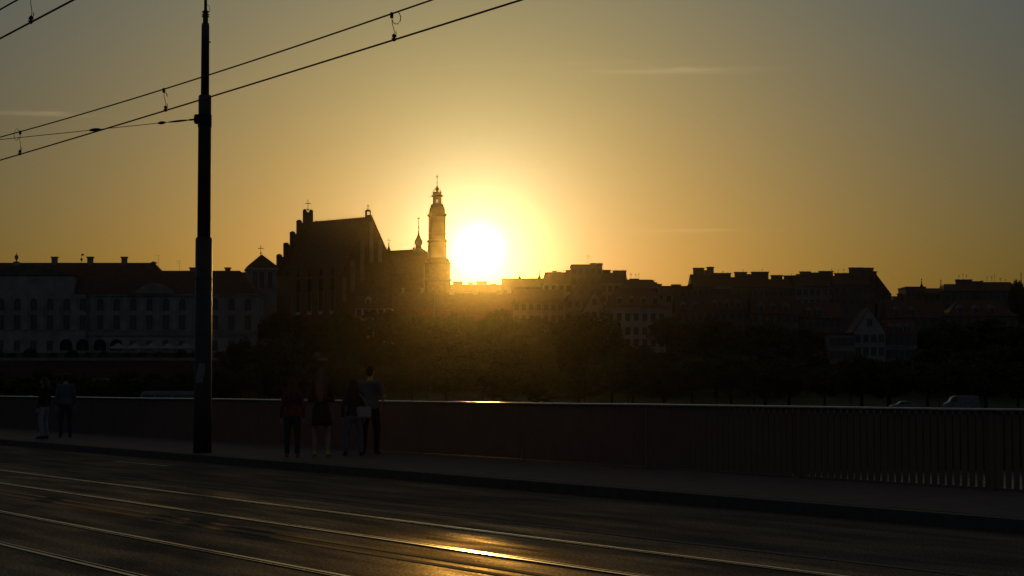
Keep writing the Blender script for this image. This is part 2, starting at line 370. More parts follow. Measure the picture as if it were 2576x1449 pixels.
mb = MB(); hz = zp(301); mb.lathe([(17.6 * k, hz - .16), (17.6 * k, hz + .10)], seg=24)
mb.obox((-NV.x * .17, -NV.y * .17, hz), NV * .04, U * .035, Vector((0, 0, .10))); mb.build('clamp_band', 'dark_iron', pole)
mb = MB()
for py in (700, 704, 728): mb.lathe([(21.9 * k, zp(py + 1)), (21.9 * k, zp(py - 1))], seg=24)
mb.build('strap', 'dark_iron', pole)
# poster stuck to the pole
mb = MB(); rr = 22.6 * k; n = 8
pts = []
for j, (py, a0, a1) in enumerate(((964, -2.25, -1.45), (950, -2.25, -1.40), (935, -2.2, -1.2), (922, -1.95, -1.15), (914, -1.8, -1.3))):
    for i in range(n):
        a = a0 + (a1 - a0) * i / (n - 1); mb.v.append((rr * math.cos(a), rr * math.sin(a), zp(py)))
for j in range(4): mb.f += [(j * n + i, j * n + i + 1, (j + 1) * n + i + 1, (j + 1) * n + i) for i in range(n - 1)]
mb.mi = [0] * len(mb.f); o = mb.build('sticker', 'paper'); o.location = pb; tag(o, 'torn pale paper sticker pasted on the lower part of the tram pole', 'sticker')
sm_ = o.modifiers.new('thick', 'SOLIDIFY'); sm_.thickness = .004; sm_.offset = 1

# ---------------------------------------------------------------- overhead wires
def plane_pts(pxs, h):
    out = []
    for (px, py) in pxs:
        r = ray(px, py); s = (h - CZ) / r[2]; d, t_ = dt(Vector((r[0] * s, r[1] * s, 0))); out.append((t_, d))
    return out
def lin(pts):                                # least-squares line d(t)
    n = len(pts); st = sum(p[0] for p in pts) / n; sd = sum(p[1] for p in pts) / n
    k_ = sum((p[0] - st) * (p[1] - sd) for p in pts) / sum((p[0] - st) ** 2 for p in pts)
    return lambda t_: sd + k_ * (t_ - st)
def hat(px, py, dfun):                       # place on the vertical plane d = dfun(t) seen at the pixel
    r = ray(px, py); t_ = 20.0
    for _ in range(60):
        s = dfun(t_) / (r[0] * NV.x + r[1] * NV.y); t_ = s * (r[0] * U.x + r[1] * U.y)
    return t_, CZ + r[2] * s
def cinterp(pts, t_):                        # linear beyond the ends, quadratic between
    pts = sorted(pts)
    if len(pts) == 2 or t_ < pts[0][0] or t_ > pts[-1][0]:
        a, b_ = (pts[0], pts[1]) if t_ < pts[0][0] or len(pts) == 2 else (pts[-2], pts[-1])
        sl_ = (b_[1] - a[1]) / (b_[0] - a[0]); base = a if t_ < pts[0][0] else b_
        e = t_ - base[0]; e = max(-6, min(6, e)); return base[1] + sl_ * e
    tot_ = 0
    for i, (ti, hi) in enumerate(pts):
        w = 1
        for j, (tj, _) in enumerate(pts):
            if i != j: w *= (t_ - tj) / (ti - tj)
        tot_ += w * hi
    return tot_
spans = []
for cpx, mpx, lab in ((((0, 403), (531, 243), (1310, 0)), ((0, 345), (527, 188), (1085, 0)), 'over the second tram track'), (((0, 97), (184, 0)), ((0, 24), (43, 0)), 'over the nearer tram track')):
    df = lin(plane_pts(cpx, 5.3)) if len(cpx) > 2 else (lambda t_: 6.17)
    ch = [hat(*p, df) for p in cpx]; mh = [hat(*p, df) for p in mpx]
    spans.append((df, ch, mh))
    ts = [-12 + i * 1.0 for i in range(90)]
    for nm, hs, rad, l2_ in (('contact_wire', ch, .0105, 'lower contact wire'), ('messenger_wire', mh, .0095, 'upper messenger wire')):
        o = MB().tube([B(df(t_), t_, cinterp(hs, t_)) for t_ in ts], rad, 6).build(nm, 'dark_iron')
        tag(o, 'dark %s of the tram line stretched %s' % (l2_, lab), 'wire')
drops = ((0, 412, 417, 'wire dropper beside the stepped tram pole, joining two tram wires', 1), (0, 50, 50, 'wire dropper with a thin loop near the pale cloud streak', 2),
         (0, 985, 992, 'kinked wire dropper with curled ends high above the church', 3), (1, 77, 78, 'single wire dropper on the steepest tram wire in the sky corner', 0))
for si, xt, xb, lab, kind in drops:
    df, ch, mh = spans[si]
    def tat(px):
        best = min((abs((lambda q: (q.x / q.y) * F * 1.0)(B(df(t_), t_)) / math.cos(TH) - 0 - (px - 1288)) if False else abs(B(df(t_), t_).x / (B(df(t_), t_).y * math.cos(TH) + (5.3 - CZ) * math.sin(TH)) * F - (px - 1288)), t_) for t_ in [8 + .01 * i for i in range(4500)])
        return best[1]
    tb_ = tat(xb); tt_ = tat(xt) if kind else tb_
    pbm = B(df(tb_), tb_, cinterp(ch, tb_)); ptp = B(df(tt_), tt_, cinterp(mh, tt_))
    dr = thing('wire_dropper', lab, 'wire dropper', pbm, 0, 'droppers between the tram wires')
    v = ptp - pbm
    side = Vector((.03, 0, 0))
    MB().tube([v * .1, v * .35 + side * .3, v * .65 - side * .2, v * .92], .004, 5).build('dropper_wire', 'dark_iron', dr)
    mb = MB(); mb.ball((0, 0, .0), .02); mb.obox((0, 0, .04), (.024, 0, 0), (0, .012, 0), (0, 0, .012)); mb.obox((0, 0, .012), (.03, 0, 0), (0, .012, 0), (0, 0, .006)); mb.tube([(0, 0, 0), v * .12], .014, 6); mb.ball(v * .17, .018)
    mb.tube([v * .12, v * .2 + side * .8, v * .32 + side * .9], .005, 5)
    mb.build('contact_clamp', 'dark_iron', dr)
    mb = MB(); mb.ball(v, .02); mb.obox(v - Vector((0, 0, .025)), (.018, 0, 0), (0, .012, 0), (0, 0, .022)); mb.tube([v, v * .88], .012, 6)
    if kind == 2: mb.tube([v * .97] + [v * .86 + Vector((-.05 - .05 * math.sin(a), 0, .10 * math.cos(a))) for a in [i * .6 for i in range(6)]] + [v * .78], .004, 5)
    if kind == 3: mb.tube([v * .97] + [v * .84 + Vector((.045 + .05 * math.sin(a), 0, .07 * math.cos(a))) for a in [i * .7 for i in range(9)]], .005, 5)
    if kind == 1: mb.tube([v * .9, v * .8 + side, v * .66 + side * 1.3], .006, 5)
    mb.build('messenger_clamp', 'dark_iron', dr)
# span wire from the pole over both tracks
hp = Vector((pb.x, pb.y, Z(301, D0)))
sp_ = thing('span_wire', 'thin cross wire with two insulators running from the pole clamp over the tracks', 'wire', hp)
def spt(kk, dz): return -NV * kk + Vector((0, 0, dz))
xs0 = [(0.2, -.005), (4.27, -.67), (6.05, -.95), (9.43, -.98), (13.5, -.7), (20.6, .1)]
MB().tube([spt(*p) for p in xs0], .0075, 6).build('cable', 'dark_iron', sp_)
def kz(kk):
    for (a, za), (b_, zb) in zip(xs0, xs0[1:]):
        if a <= kk <= b_: return za + (zb - za) * (kk - a) / (b_ - a)
for (k0, k1, r_) in ((.34, .80, .022), (.86, 1.02, .034), (2.25, 2.48, .034)):
    mb = MB(); n = 9; mb.tube([spt(k0 + (k1 - k0) * i / (n - 1), kz(k0 + (k1 - k0) * i / (n - 1))) for i in range(n)], [r_ * (.45 + .55 * math.sin(math.pi * i / (n - 1))) for i in range(n)], 8); mb.build('insulator', 'dark_iron', sp_, True)
mb = MB(); mb.tube([spt(.16, 0), spt(.34, kz(.34))], .02, 8); mb.obox(spt(.2, 0), NV * .03, U * .03, Vector((0, 0, .075))); mb.build('clevis', 'dark_iron', sp_)

# ---------------------------------------------------------------- cross on a stem (finial)
def finial(mb, p, h, arm, ball, w=.06):
    """cross with a ball below, total height h above p"""
    p = Vector(p); mb.tube([p, p + Vector((0, 0, h))], w, 6); mb.ball(p + Vector((0, 0, h * .22)), ball, 10, 6)
    mb.obox(p + Vector((0, 0, h * .72)), (arm, 0, 0), (0, w, 0), (0, 0, w))
    for e in (-1, 1): mb.ball(p + Vector((e * arm, 0, h * .72)), w * 1.7, 6, 4)
    mb.ball(p + Vector((0, 0, h)), w * 1.7, 6, 4); return mb

# ---------------------------------------------------------------- royal palace on the embankment
DP = 500.0; px2m = DP / F
x0, x1 = X(-420, DP), X(642, DP); zb = tz(DP) - 1; ze = Z(745, DP); zr = Z(661, DP); zr2 = Z(681, DP)
pal = thing('palace', 'long pale palace with red hipped roofs, pediment and arched ground floor', 'palace', ((x0 + x1) / 2, DP + 8, zb))
o0 = pal.location.copy()
def LP(mb_): mb_.v = [tuple(Vector(v) - o0) for v in mb_.v]; return mb_
LP(MB().box(x0, x1, DP, DP + 16, zb, ze)).build('wall', 'plaster', pal)
mb = MB(); mb.box(x0 - .3, x1 + .3, DP - .45, DP + 16.3, ze + .003, ze + .55); mb.box(x0 - .1, x1 + .1, DP - .25, DP - .003, Z(845, DP), Z(833, DP)); mb.box(x0 - .05, x1 + .05, DP - .3, DP - .004, zb, zb + 1.1)
LP(mb).build('cornice', 'plaster_grey', pal)
def hip(mb_, xa, xb_, ya, yb, z0, z1, ha, hb):
    ym = (ya + yb) / 2
    return mb_.add([(xa, ya, z0), (xb_, ya, z0), (xb_, yb, z0), (xa, yb, z0), (xa + ha, ym, z1), (xb_ - hb, ym, z1)], [(0, 1, 5, 4), (1, 2, 5), (2, 3, 4, 5), (3, 0, 4), (3, 2, 1, 0)])
xr = X(400, DP + 8)
mb = hip(MB(), x0 - .4, X(447, DP), DP - .6, DP + 16.4, ze + .56, Z(661, DP + 8), 2, X(447, DP) - X(386, DP + 8))
mb.add([(X(372, DP + 8), DP + 7, Z(664, DP + 8)), (X(394, DP + 8), DP + 7, Z(664, DP + 8)), (X(383, DP + 8), DP + 8, Z(657, DP + 8)), (X(383, DP + 8), DP + 14, Z(657, DP + 8))], [(0, 1, 2), (1, 3, 2), (0, 2, 3), (0, 3, 1)])
rf = LP(mb).build('roof', 'roof_tile', pal)
mb = hip(MB(), X(380, DP), x1 + .4, DP - .5, DP + 16.2, ze + .57, Z(681, DP + 8), X(397, DP + 8) - X(380, DP), X(642, DP) - X(598, DP + 8))
rf2 = LP(mb).build('roof', 'roof_tile', pal)
def chim(par, o, pxa, pxb, pyt, D, zlow, dep=1.0, m_='plaster_dull', cap=.18):
    xa, xb_ = X(pxa, D), X(pxb, D); zt = Z(pyt, D); mb_ = MB(); mb_.box(xa, xb_, D - dep / 2, D + dep / 2, zlow, zt - .3); mb_.box(xa - cap, xb_ + cap, D - dep / 2 - cap, D + dep / 2 + cap, zt - .298, zt)
    mb_.v = [tuple(Vector(v) - Vector(o)) for v in mb_.v]; return mb_.build('chimney', m_, par)
for c in (134, 224, 310): chim(rf, o0, c - 6.5, c + 6.5, 646, DP + 8, Z(675, DP + 8), 1.4, 'plaster_grey')
for c in (482, 571): chim(rf2, o0, c - 6, c + 6, 673, DP + 8, Z(700, DP + 8), 1.3, 'plaster_grey')
mb = MB(); p = P(205, 663, DP + 8); mb.tube([p, p + Vector((0, 0, 2.3))], .05); mb.ball(p + Vector((0, 0, 1.0)), .32); mb.obox(p + Vector((.25, 0, 2.2)), (.3, 0, 0), (0, .03, 0), (0, 0, .22)); LP(mb).build('weather_vane', 'dark_iron', rf)
mb = MB()
for c, h in ((399, 4.0), (452, 2.6)):
    p = P(c, 682, DP + 8); mb.tube([p, p + Vector((0, 0, h))], .03, 5); mb.obox(p + Vector((-.4, 0, h * .95)), (.5, 0, 0), (0, .02, 0), (0, 0, .02)); mb.obox(p + Vector((-.3, 0, h * .7)), (.35, 0, 0), (0, .02, 0), (0, 0, .02))
LP(mb).build('antenna', 'dark_iron', rf2)
# projecting pediment bay with vase
xa, xb_ = X(-100, DP), X(216, DP); mb = MB(); mb.box(xa, xb_, DP - 1.2, DP - .5, zb, ze + .3); mb.box(xa + 2, xb_ - 3, DP - 1.15, DP + 5, ze + .31, Z(695, DP)); LP(mb).build('projecting_bay', 'plaster', pal)
mb = MB(); ap = P(62, 664, DP); zq = Z(693, DP); mb.prism([(X(-70, DP), DP - 1.4, zq), (X(190, DP), DP - 1.4, zq), (ap.x, DP - 1.4, ap.z)], (0, 5, 0)); LP(mb).build('pediment', 'copper', pal)
mb = MB(); p = P(42, 668, DP + 6); s_ = px2m; mb.box(p.x - 7 * s_, p.x + 7 * s_, DP + 5, DP + 6.4, p.z - 1, p.z + .9)
mb.lathe([(4 * s_, .9), (2 * s_, 1.1), (1.6 * s_, 1.35), (4.5 * s_, 1.7), (5 * s_, 2.1), (4 * s_, 2.4), (2.6 * s_, 2.55), (1 * s_, 2.7), (1 * s_, 3.0), (.3 * s_, 3.1)], (p.x, DP + 5.7, p.z), 12); LP(mb).build('vase_finial', 'stone', pal)
mb = MB(); zq = ze + .55; mb.prism([Vector((X(332 + 108 * i / 12, DP), DP - .9, zq + (.06 + 2.6 * math.sin(math.pi * i / 12)))) for i in range(13)], (0, 2.5, 0)); LP(mb).build('arched_gable', 'plaster_grey', pal)
for i in range(-8, 16):
    c = 23.5 + 41.3 * i
    if c > 640: continue
    yb = DP - 1.2 if c < 214 else DP
    o = LP(MB().box(X(c - 5.5, DP), X(c + 5.5, DP), yb - .28, yb - .003, Z(831, DP), ze + .002)); o.build('pilaster', 'white_paint' if False else 'plaster', pal)
def window_mesh(w, h, arch=False, m_=('plaster_grey', 'glass')):
    mb_ = MB(); mb_.box(-w / 2 - .18, w / 2 + .18, -.10, -.003, -.22, -.02); mb_.box(-w / 2 - .16, -w / 2, -.08, -.003, -.018, h); mb_.box(w / 2, w / 2 + .16, -.08, -.003, -.018, h)
    if not arch: mb_.box(-w / 2 - .16, w / 2 + .16, -.08, -.003, h + .002, h + .18)
    mb_.box(-.04, .04, -.06, -.034, 0, h); mb_.m = 1
    if arch:
        pts_ = [(-w / 2, -.03, 0), (w / 2, -.03, 0), (w / 2, -.03, h)] + [(w / 2 * math.cos(a), -.03, h + w / 2 * math.sin(a)) for a in [math.pi * i / 8 for i in range(1, 8)]] + [(-w / 2, -.03, h)]
        mb_.prism(pts_, (0, .027, 0))
    else: mb_.box(-w / 2, w / 2, -.03, -.003, 0, h)
    o = mb_.build('window', list(m_)); me = o.data; bpy.data.objects.remove(o); return me
w_up = window_mesh(1.5, 2.2, True); w_mid = window_mesh(1.5, 3.4); w_low = window_mesh(1.3, 2.4); w_arch = window_mesh(3.0, 1.3, True, ('plaster', 'groove'))
for i in range(-8, 16):
    c = 44.2 + 41.3 * i
    if c > 632: continue
    yb = (DP - 1.2 if c < 214 else DP) - DP - 8
    for me, py in ((w_up, 781), (w_mid, 829)):
        inst('window', me, pal, (X(c, DP) - o0.x, yb, Z(py, DP) - zb))
    arch = 145 < c < 312
    inst('archway' if arch else 'window', w_arch if arch else w_low, pal, (X(c, DP) - o0.x, yb, Z(882, DP) - zb))

# square corner tower with pyramid roof
DT = 520.0
tw = thing('corner_tower', 'small pale square tower with a dark pyramid roof and thin cross', 'tower', (X(656, DT), DT, tz(DT)), R(12)); o0 = tw.location
h_ = 41.5 * DT / F
mb = MB(); mb.lathe([(h_, -1), (h_, Z(683, DT) - o0.z)], shape=[(x / 1.16, y / 1.16) for x, y in BOXS]); mb.build('wall', 'plaster_grey', tw)
mb = MB(); mb.lathe([(h_ * 1.0, Z(683, DT) - o0.z), (h_ * 1.13, Z(680, DT) - o0.z), (h_ * 1.10, Z(676, DT) - o0.z)], shape=[(x / 1.16, y / 1.16) for x, y in BOXS]); mb.build('cornice', 'stone', tw)
mb = MB(); mb.lathe([(h_ * 1.10, Z(676, DT) - o0.z + .01), (h_ * .93, Z(668, DT) - o0.z), (.15, Z(640.5, DT) - o0.z)], shape=[(x / 1.16, y / 1.16) for x, y in BOXS]); rf = mb.build('roof', 'roof_tile', tw)
finial(MB(), (-.2, 0, Z(642, DT) - o0.z), 24 * DT / F, .6, .22, .07).build('cross', 'dark_iron', rf)
for dx in (-1.9, -.2, 1.9): inst('window', w_low, tw, (dx, -h_ / 1.16, Z(727, DT) - o0.z), 0, (.8, 1, 1.7))

# ---------------------------------------------------------------- church with stepped gables
DN = 600.0
Rn = P(928, 545, DN); D2 = 620.0; Rf = P(773, 558, D2); Rf.z = Rn.z
ax = (Rf - Rn); ax.z = 0; LEN = ax.length; ax.normalize(); bx = Vector((ax.y, -ax.x, 0)); bx = bx if bx.x > 0 else -bx
HW = 11.2; zev = Rn.z - 1.58 * HW; zg = 13.0
ch = thing('church', 'steep roofed brick church with stepped gable and crosses', 'church', (Rn.x, Rn.y, zg)); o0 = Vector(ch.location)
def L3(a, b_, z): return Vector((Rn.x, Rn.y, 0)) + ax * a + bx * b_ + Vector((0, 0, z)) - o0
mb = MB(); mb.prism([L3(0, -HW, zg - 2), L3(0, HW, zg - 2), L3(0, HW, zev), L3(0, -HW, zev)], ax * LEN); mb.build('wall', 'brick', ch)
mb = MB(); mb.prism([L3(.4, -HW - .5, zev - .5), L3(.4, HW + .5, zev - .5), L3(.4, 0, Rn.z)], ax * (LEN - .4)); rf = mb.build('roof', 'roof_tile', ch)
mb = MB(); mb.prism([L3(-.7, -HW - .3, zev - 4), L3(-.7, HW + .3, zev - 4), L3(-.7, HW + .3, zev), L3(-.7, .5, Rn.z + .5), L3(-.7, -.5, Rn.z + .5), L3(-.7, -HW - .3, zev)], ax * 1.08); ng = mb.build('gable', 'brick', ch)
cosb = bx.x
def niche(pxc, pyt, pyb, pxw=10):
    b_ = (X(pxc, DN) - Rn.x) / (cosb + .0) ; D_ = DN + b_ * bx.y
    b_ = (X(pxc, D_) - Rn.x) / cosb; w = pxw * D_ / F / cosb / 2
    m_ = MB(); m_.prism([L3(-.86, b_ - w, Z(pyb, D_)), L3(-.86, b_ + w, Z(pyb, D_)), L3(-.86, b_ + w, Z(pyt + 4, D_)), L3(-.86, b_, Z(pyt, D_)), L3(-.86, b_ - w, Z(pyt + 4, D_))], ax * .155)
    return m_.build('blind_niche', 'plaster_dull', ng)
for a in ((860, 697, 760), (881, 654, 735), (905.5, 606, 705), (928, 558, 662), (950, 606, 660)): niche(*a)
# stepped far gable
px1 = D2 / F / cosb
poly = []; cx0 = 773.0
left = [(703.4, 650), (718.7, 619.8), (733, 591.2), (747.8, 561.7), (762.5, 534)]
L_ = [((x - cx0) * px1, Z(y, D2)) for x, y in left]
poly = [L3(LEN - .6, L_[0][0], zev - 5)]
for i, (b_, z) in enumerate(L_):
    poly.append(L3(LEN - .6, b_, z))
    if i < 4: poly.append(L3(LEN - .6, L_[i + 1][0], z))
for i in range(4, -1, -1):
    b_, z = L_[i]; poly.append(L3(LEN - .6, -b_, z))
    if i > 0: poly.append(L3(LEN - .6, -b_, L_[i - 1][1]))
poly.append(L3(LEN - .6, -L_[0][0], zev - 5))
mb = MB(); mb.prism(poly, ax * .6); sg = mb.build('stepped_gable', 'brick', ch)
for i, (b_, z) in enumerate(L_):
    for s in (1, -1):
        m_ = MB(); w = 10.2 * px1; e0, e1 = (b_, b_ + w) if i < 4 else (b_, b_ + 6.5 * px1)
        c0 = s * (e0 + e1) / 2; hw_ = (e1 - e0) / 2; top = {0: 642.6, 1: 613, 2: 584, 3: 554, 4: 526}[i]; zt = Z(top, D2)
        q = L3(LEN - .3, c0, 0); base = z + .003
        vs = [q + bx * (a * hw_) + ax * (c * .34) + Vector((0, 0, base)) for a, c in ((-1, -1), (1, -1), (1, 1), (-1, 1))]
        vs2 = [v + Vector((0, 0, (zt - base) * .45)) for v in vs]; vs3 = [q + bx * (a * hw_ * .55) + ax * (c * .2) + Vector((0, 0, base + (zt - base) * .85)) for a, c in ((-1, -1), (1, -1), (1, 1), (-1, 1))]
        tp = q + Vector((0, 0, zt))
        m_.add(vs + vs2 + vs3 + [tp], [(0, 1, 5, 4), (1, 2, 6, 5), (2, 3, 7, 6), (3, 0, 4, 7), (4, 5, 9, 8), (5, 6, 10, 9), (6, 7, 11, 10), (7, 4, 8, 11), (8, 9, 12), (9, 10, 12), (10, 11, 12), (11, 8, 12), (3, 2, 1, 0)])
        m_.build('pinnacle', 'brick', sg)
finial(MB(), L3(LEN - .3, 0, Z(534, D2)), 31 * D2 / F, .8, .32, .09).build('cross', 'dark_iron', sg)
mb = MB()
for i in range(28):
    p = L3(1.6 + (LEN - 3) * i / 27, 0, Rn.z - .05); mb.tube([p, p + Vector((0, 0, .85 if i % 2 else .6))], [.05, .015], 4)
mb.build('ridge_cresting', 'dark_iron', rf)
mb = MB(); q = L3(.2, -.2, 0); hw_ = 7 * DN / F; zt0, zt1, zt2 = Z(545, DN), Z(532, DN), Z(526.5, DN)
for sx in (-1, 1): mb.box(q.x + sx * hw_ - .28 if sx > 0 else q.x - hw_ + .0 - .0, q.x + hw_ if sx > 0 else q.x - hw_ + .56, q.y - hw_, q.y + hw_, zt0 - 1 - zg, zt1 - zg)
mb.box(q.x - hw_ + .565, q.x + hw_ - .285, q.y - hw_ + .05, q.y + hw_ - .05, zt0 - 1 - zg, Z(543, DN) - zg); mb.box(q.x - hw_ - .1, q.x + hw_ + .1, q.y - hw_ - .1, q.y + hw_ + .1, zt1 - zg + .003, zt1 - zg + .2)
mb.lathe([(hw_ * 1.05, zt1 - zg + .2), (hw_ * .8, (zt1 + zt2) / 2 - zg + .2), (.1, zt2 - zg)], (q.x, q.y, 0), 8)
tu = mb.build('ridge_turret', 'brick', rf)
finial(MB(), (q.x, q.y, zt2 - zg), 12 * DN / F, .4, .15, .07).build('cross', 'dark_iron', tu)
for i in range(5):
    a = 3 + i * 5.2; q = L3(a, -HW - .05, zev - 10)
    inst('window', w_arch, ch, q, math.atan2(ax.y, ax.x) + math.pi if False else math.atan2(-ax.y, -ax.x), (.6, 1, 4.5))

# chapel roof, small spire and onion turret between church and bell tower
DC = 612.0
ca = thing('chapel', 'low chapel roof with onion domed turret between church and bell tower', 'chapel', (X(1020, DC), DC, 14.0)); o0 = Vector(ca.location)
def LC(mb_): mb_.v = [tuple(Vector(v) - o0) for v in mb_.v]; return mb_
xa, xb_ = X(955, DC), X(1092, DC)
LC(MB().box(xa, xb_, DC - 7, DC + 7, 12, Z(690, DC))).build('wall', 'brick', ca)
mb = MB(); e0 = Z(690, DC) + .003; mb.add([(xa - .3, DC - 7.4, e0), (xb_ + .3, DC - 7.4, e0), (xb_ + .3, DC + 7.4, e0), (xa - .3, DC + 7.4, e0), (xa - .3, DC, Z(632, DC)), (X(1063, DC), DC, Z(625.5, DC)), (X(1080, DC), DC, Z(638, DC))],
    [(0, 1, 6, 5, 4), (1, 2, 6), (2, 3, 4, 5, 6), (3, 0, 4), (3, 2, 1, 0)]); rf = LC(mb).build('roof', 'roof_tile', ca)
zs = DC / F * .20366
mb = MB(); p = P(978.2, 632, DC); mb.lathe([(28 * zs, -1.5), (28 * zs, 0), (14 * zs, 40 * zs), (4 * zs, 80 * zs)], (p.x, DC, p.z), 8); spi = LC(mb).build('spire', 'copper', rf)
LC(finial(MB(), (p.x, DC, Z(617, DC)), 17.5 * DC / F, .5, .2, .075)).build('cross', 'dark_iron', spi)
mb = MB(); p = P(1053.3, 422.6 + .20366 * 1060, DC); zc = lambda y: (1060 - y) * zs
mb.lathe([(60 * zs, zc(1080)), (58 * zs, zc(1010)), (44 * zs, zc(1004)), (40 * zs, zc(985)), (34 * zs, zc(966)), (40 * zs, zc(955)), (51 * zs, zc(935)), (53 * zs, zc(920)), (48 * zs, zc(898)), (32 * zs, zc(870)), (18 * zs, zc(840)), (9 * zs, zc(800)), (4 * zs, zc(750)), (3 * zs, zc(720))], (p.x, DC - 1, p.z), 14)
mb.ball((p.x, DC - 1, p.z + zc(734)), 11.5 * zs); mb.ball((p.x - 60 * zs, DC - 1, p.z + zc(995)), 17 * zs); on = LC(mb).build('onion_dome', 'copper', rf, True)
mb = MB(); q = Vector((p.x, DC - 1, p.z + zc(725))); mb.tube([q, q + Vector((0, 0, zc(598) - zc(725)))], 4 * zs); mb.obox(q + Vector((0, 0, 100 * zs)), (21 * zs, 0, 0), (0, 4 * zs, 0), (0, 0, 4.5 * zs)); LC(mb).build('cross', 'dark_iron', on)

# ---------------------------------------------------------------- bell tower
DB = 585.0; zs = DB / F * .20366
bt = thing('bell_tower', 'tall slender baroque bell tower with open lantern beside the setting sun', 'tower', (X(1098.8, DB), DB, 12.0), R(6)); o0 = Vector(bt.location)
def zy(y): return Z(422.6 + .20366 * y, DB) - o0.z
sq = SQ; f_ = 1 / 1.06
def LT(prof, nm, m_, par, shape=SQ, smooth=False, seg=16):
    mb_ = MB(); mb_.lathe([(w * zs * (f_ if shape else 1), zy(y)) for w, y in prof], shape=shape, seg=seg); return mb_.build(nm, m_, par, smooth)
LT([(168, 1750), (168, 1410), (172, 1400), (196, 1386), (167, 1372), (167, 1196), (178, 1186), (178, 1178), (153, 1160), (153, 1135), (119, 1113)], 'base', 'brick', bt)
sh = LT([(119, 1114), (118, 960), (113, 922), (136, 908), (136, 902), (112, 890), (109, 870), (108, 832), (113, 822), (113, 812), (108, 802), (108, 720), (107, 604)], 'shaft', 'plaster_warm', bt)
LT([(107, 603.5), (112, 600), (129, 586), (130, 580), (115, 574), (103, 556), (99, 540), (99, 515), (92, 494), (80, 474), (87, 466), (84, 460), (74, 452), (60, 442)], 'bell_roof', 'copper', bt)
mb = MB(); e = 55 * zs * f_; i_ = 13.5 * zs
for sx in (-1, 1):
    for sy in (-1, 1): mb.box(min(sx * i_, sx * e), max(sx * i_, sx * e), min(sy * i_, sy * e), max(sy * i_, sy * e), zy(444), zy(360))
mb.lathe([(54.5 * zs * f_, zy(388)), (54.5 * zs * f_, zy(361))], shape=BOXS); mb.lathe([(54.6 * zs * f_, zy(450)), (54.6 * zs * f_, zy(437))], shape=BOXS)
lan = mb.build('lantern', 'stone', bt)
mb = MB(); mb.lathe([(2.5 * zs, zy(388)), (3 * zs, zy(398)), (5 * zs, zy(404)), (6 * zs, zy(420)), (9 * zs, zy(432))], seg=12); mb.build('bell', 'bronze', lan, True)
LT([(56, 360), (60, 356), (84, 349), (84, 346), (66, 338), (54, 331), (54, 322), (60, 314), (54, 308), (54, 300), (22, 298)], 'lantern_cornice', 'copper', bt)
mb = MB()
for sx in (-1, 1):
    for sy in (-1, 1): mb.lathe([(8 * zs, zy(308)), (8 * zs, zy(300)), (4 * zs, zy(290)), (1 * zs, zy(258))], (sx * (44 + (4 if sy > 0 else -6)) * zs, sy * 40 * zs, 0), 6)
mb.build('corner_pinnacle', 'stone', bt)
on = LT([(18, 299), (15, 286), (19, 278), (27, 266), (28, 258), (23, 248), (12, 238), (8, 226), (5, 212), (3, 200), (3, 190)], 'onion_dome', 'copper', bt, None, True)
mb = MB(); mb.ball((0, 0, zy(181)), 10 * zs); mb.tube([(0, 0, zy(195)), (0, 0, zy(75))], 2.2 * zs); c = Vector((0, 0, zy(107)))
for a, r_ in ((0, 26), (math.pi / 4, 16), (math.pi * 3 / 4, 16)):
    v = Vector((math.cos(a), 0, math.sin(a))) * r_ * zs; mb.tube([c - v, c, c + v], [2.4 * zs, 1.4 * zs, 2.4 * zs], 5)
mb.build('star_cross', 'dark_iron', on)

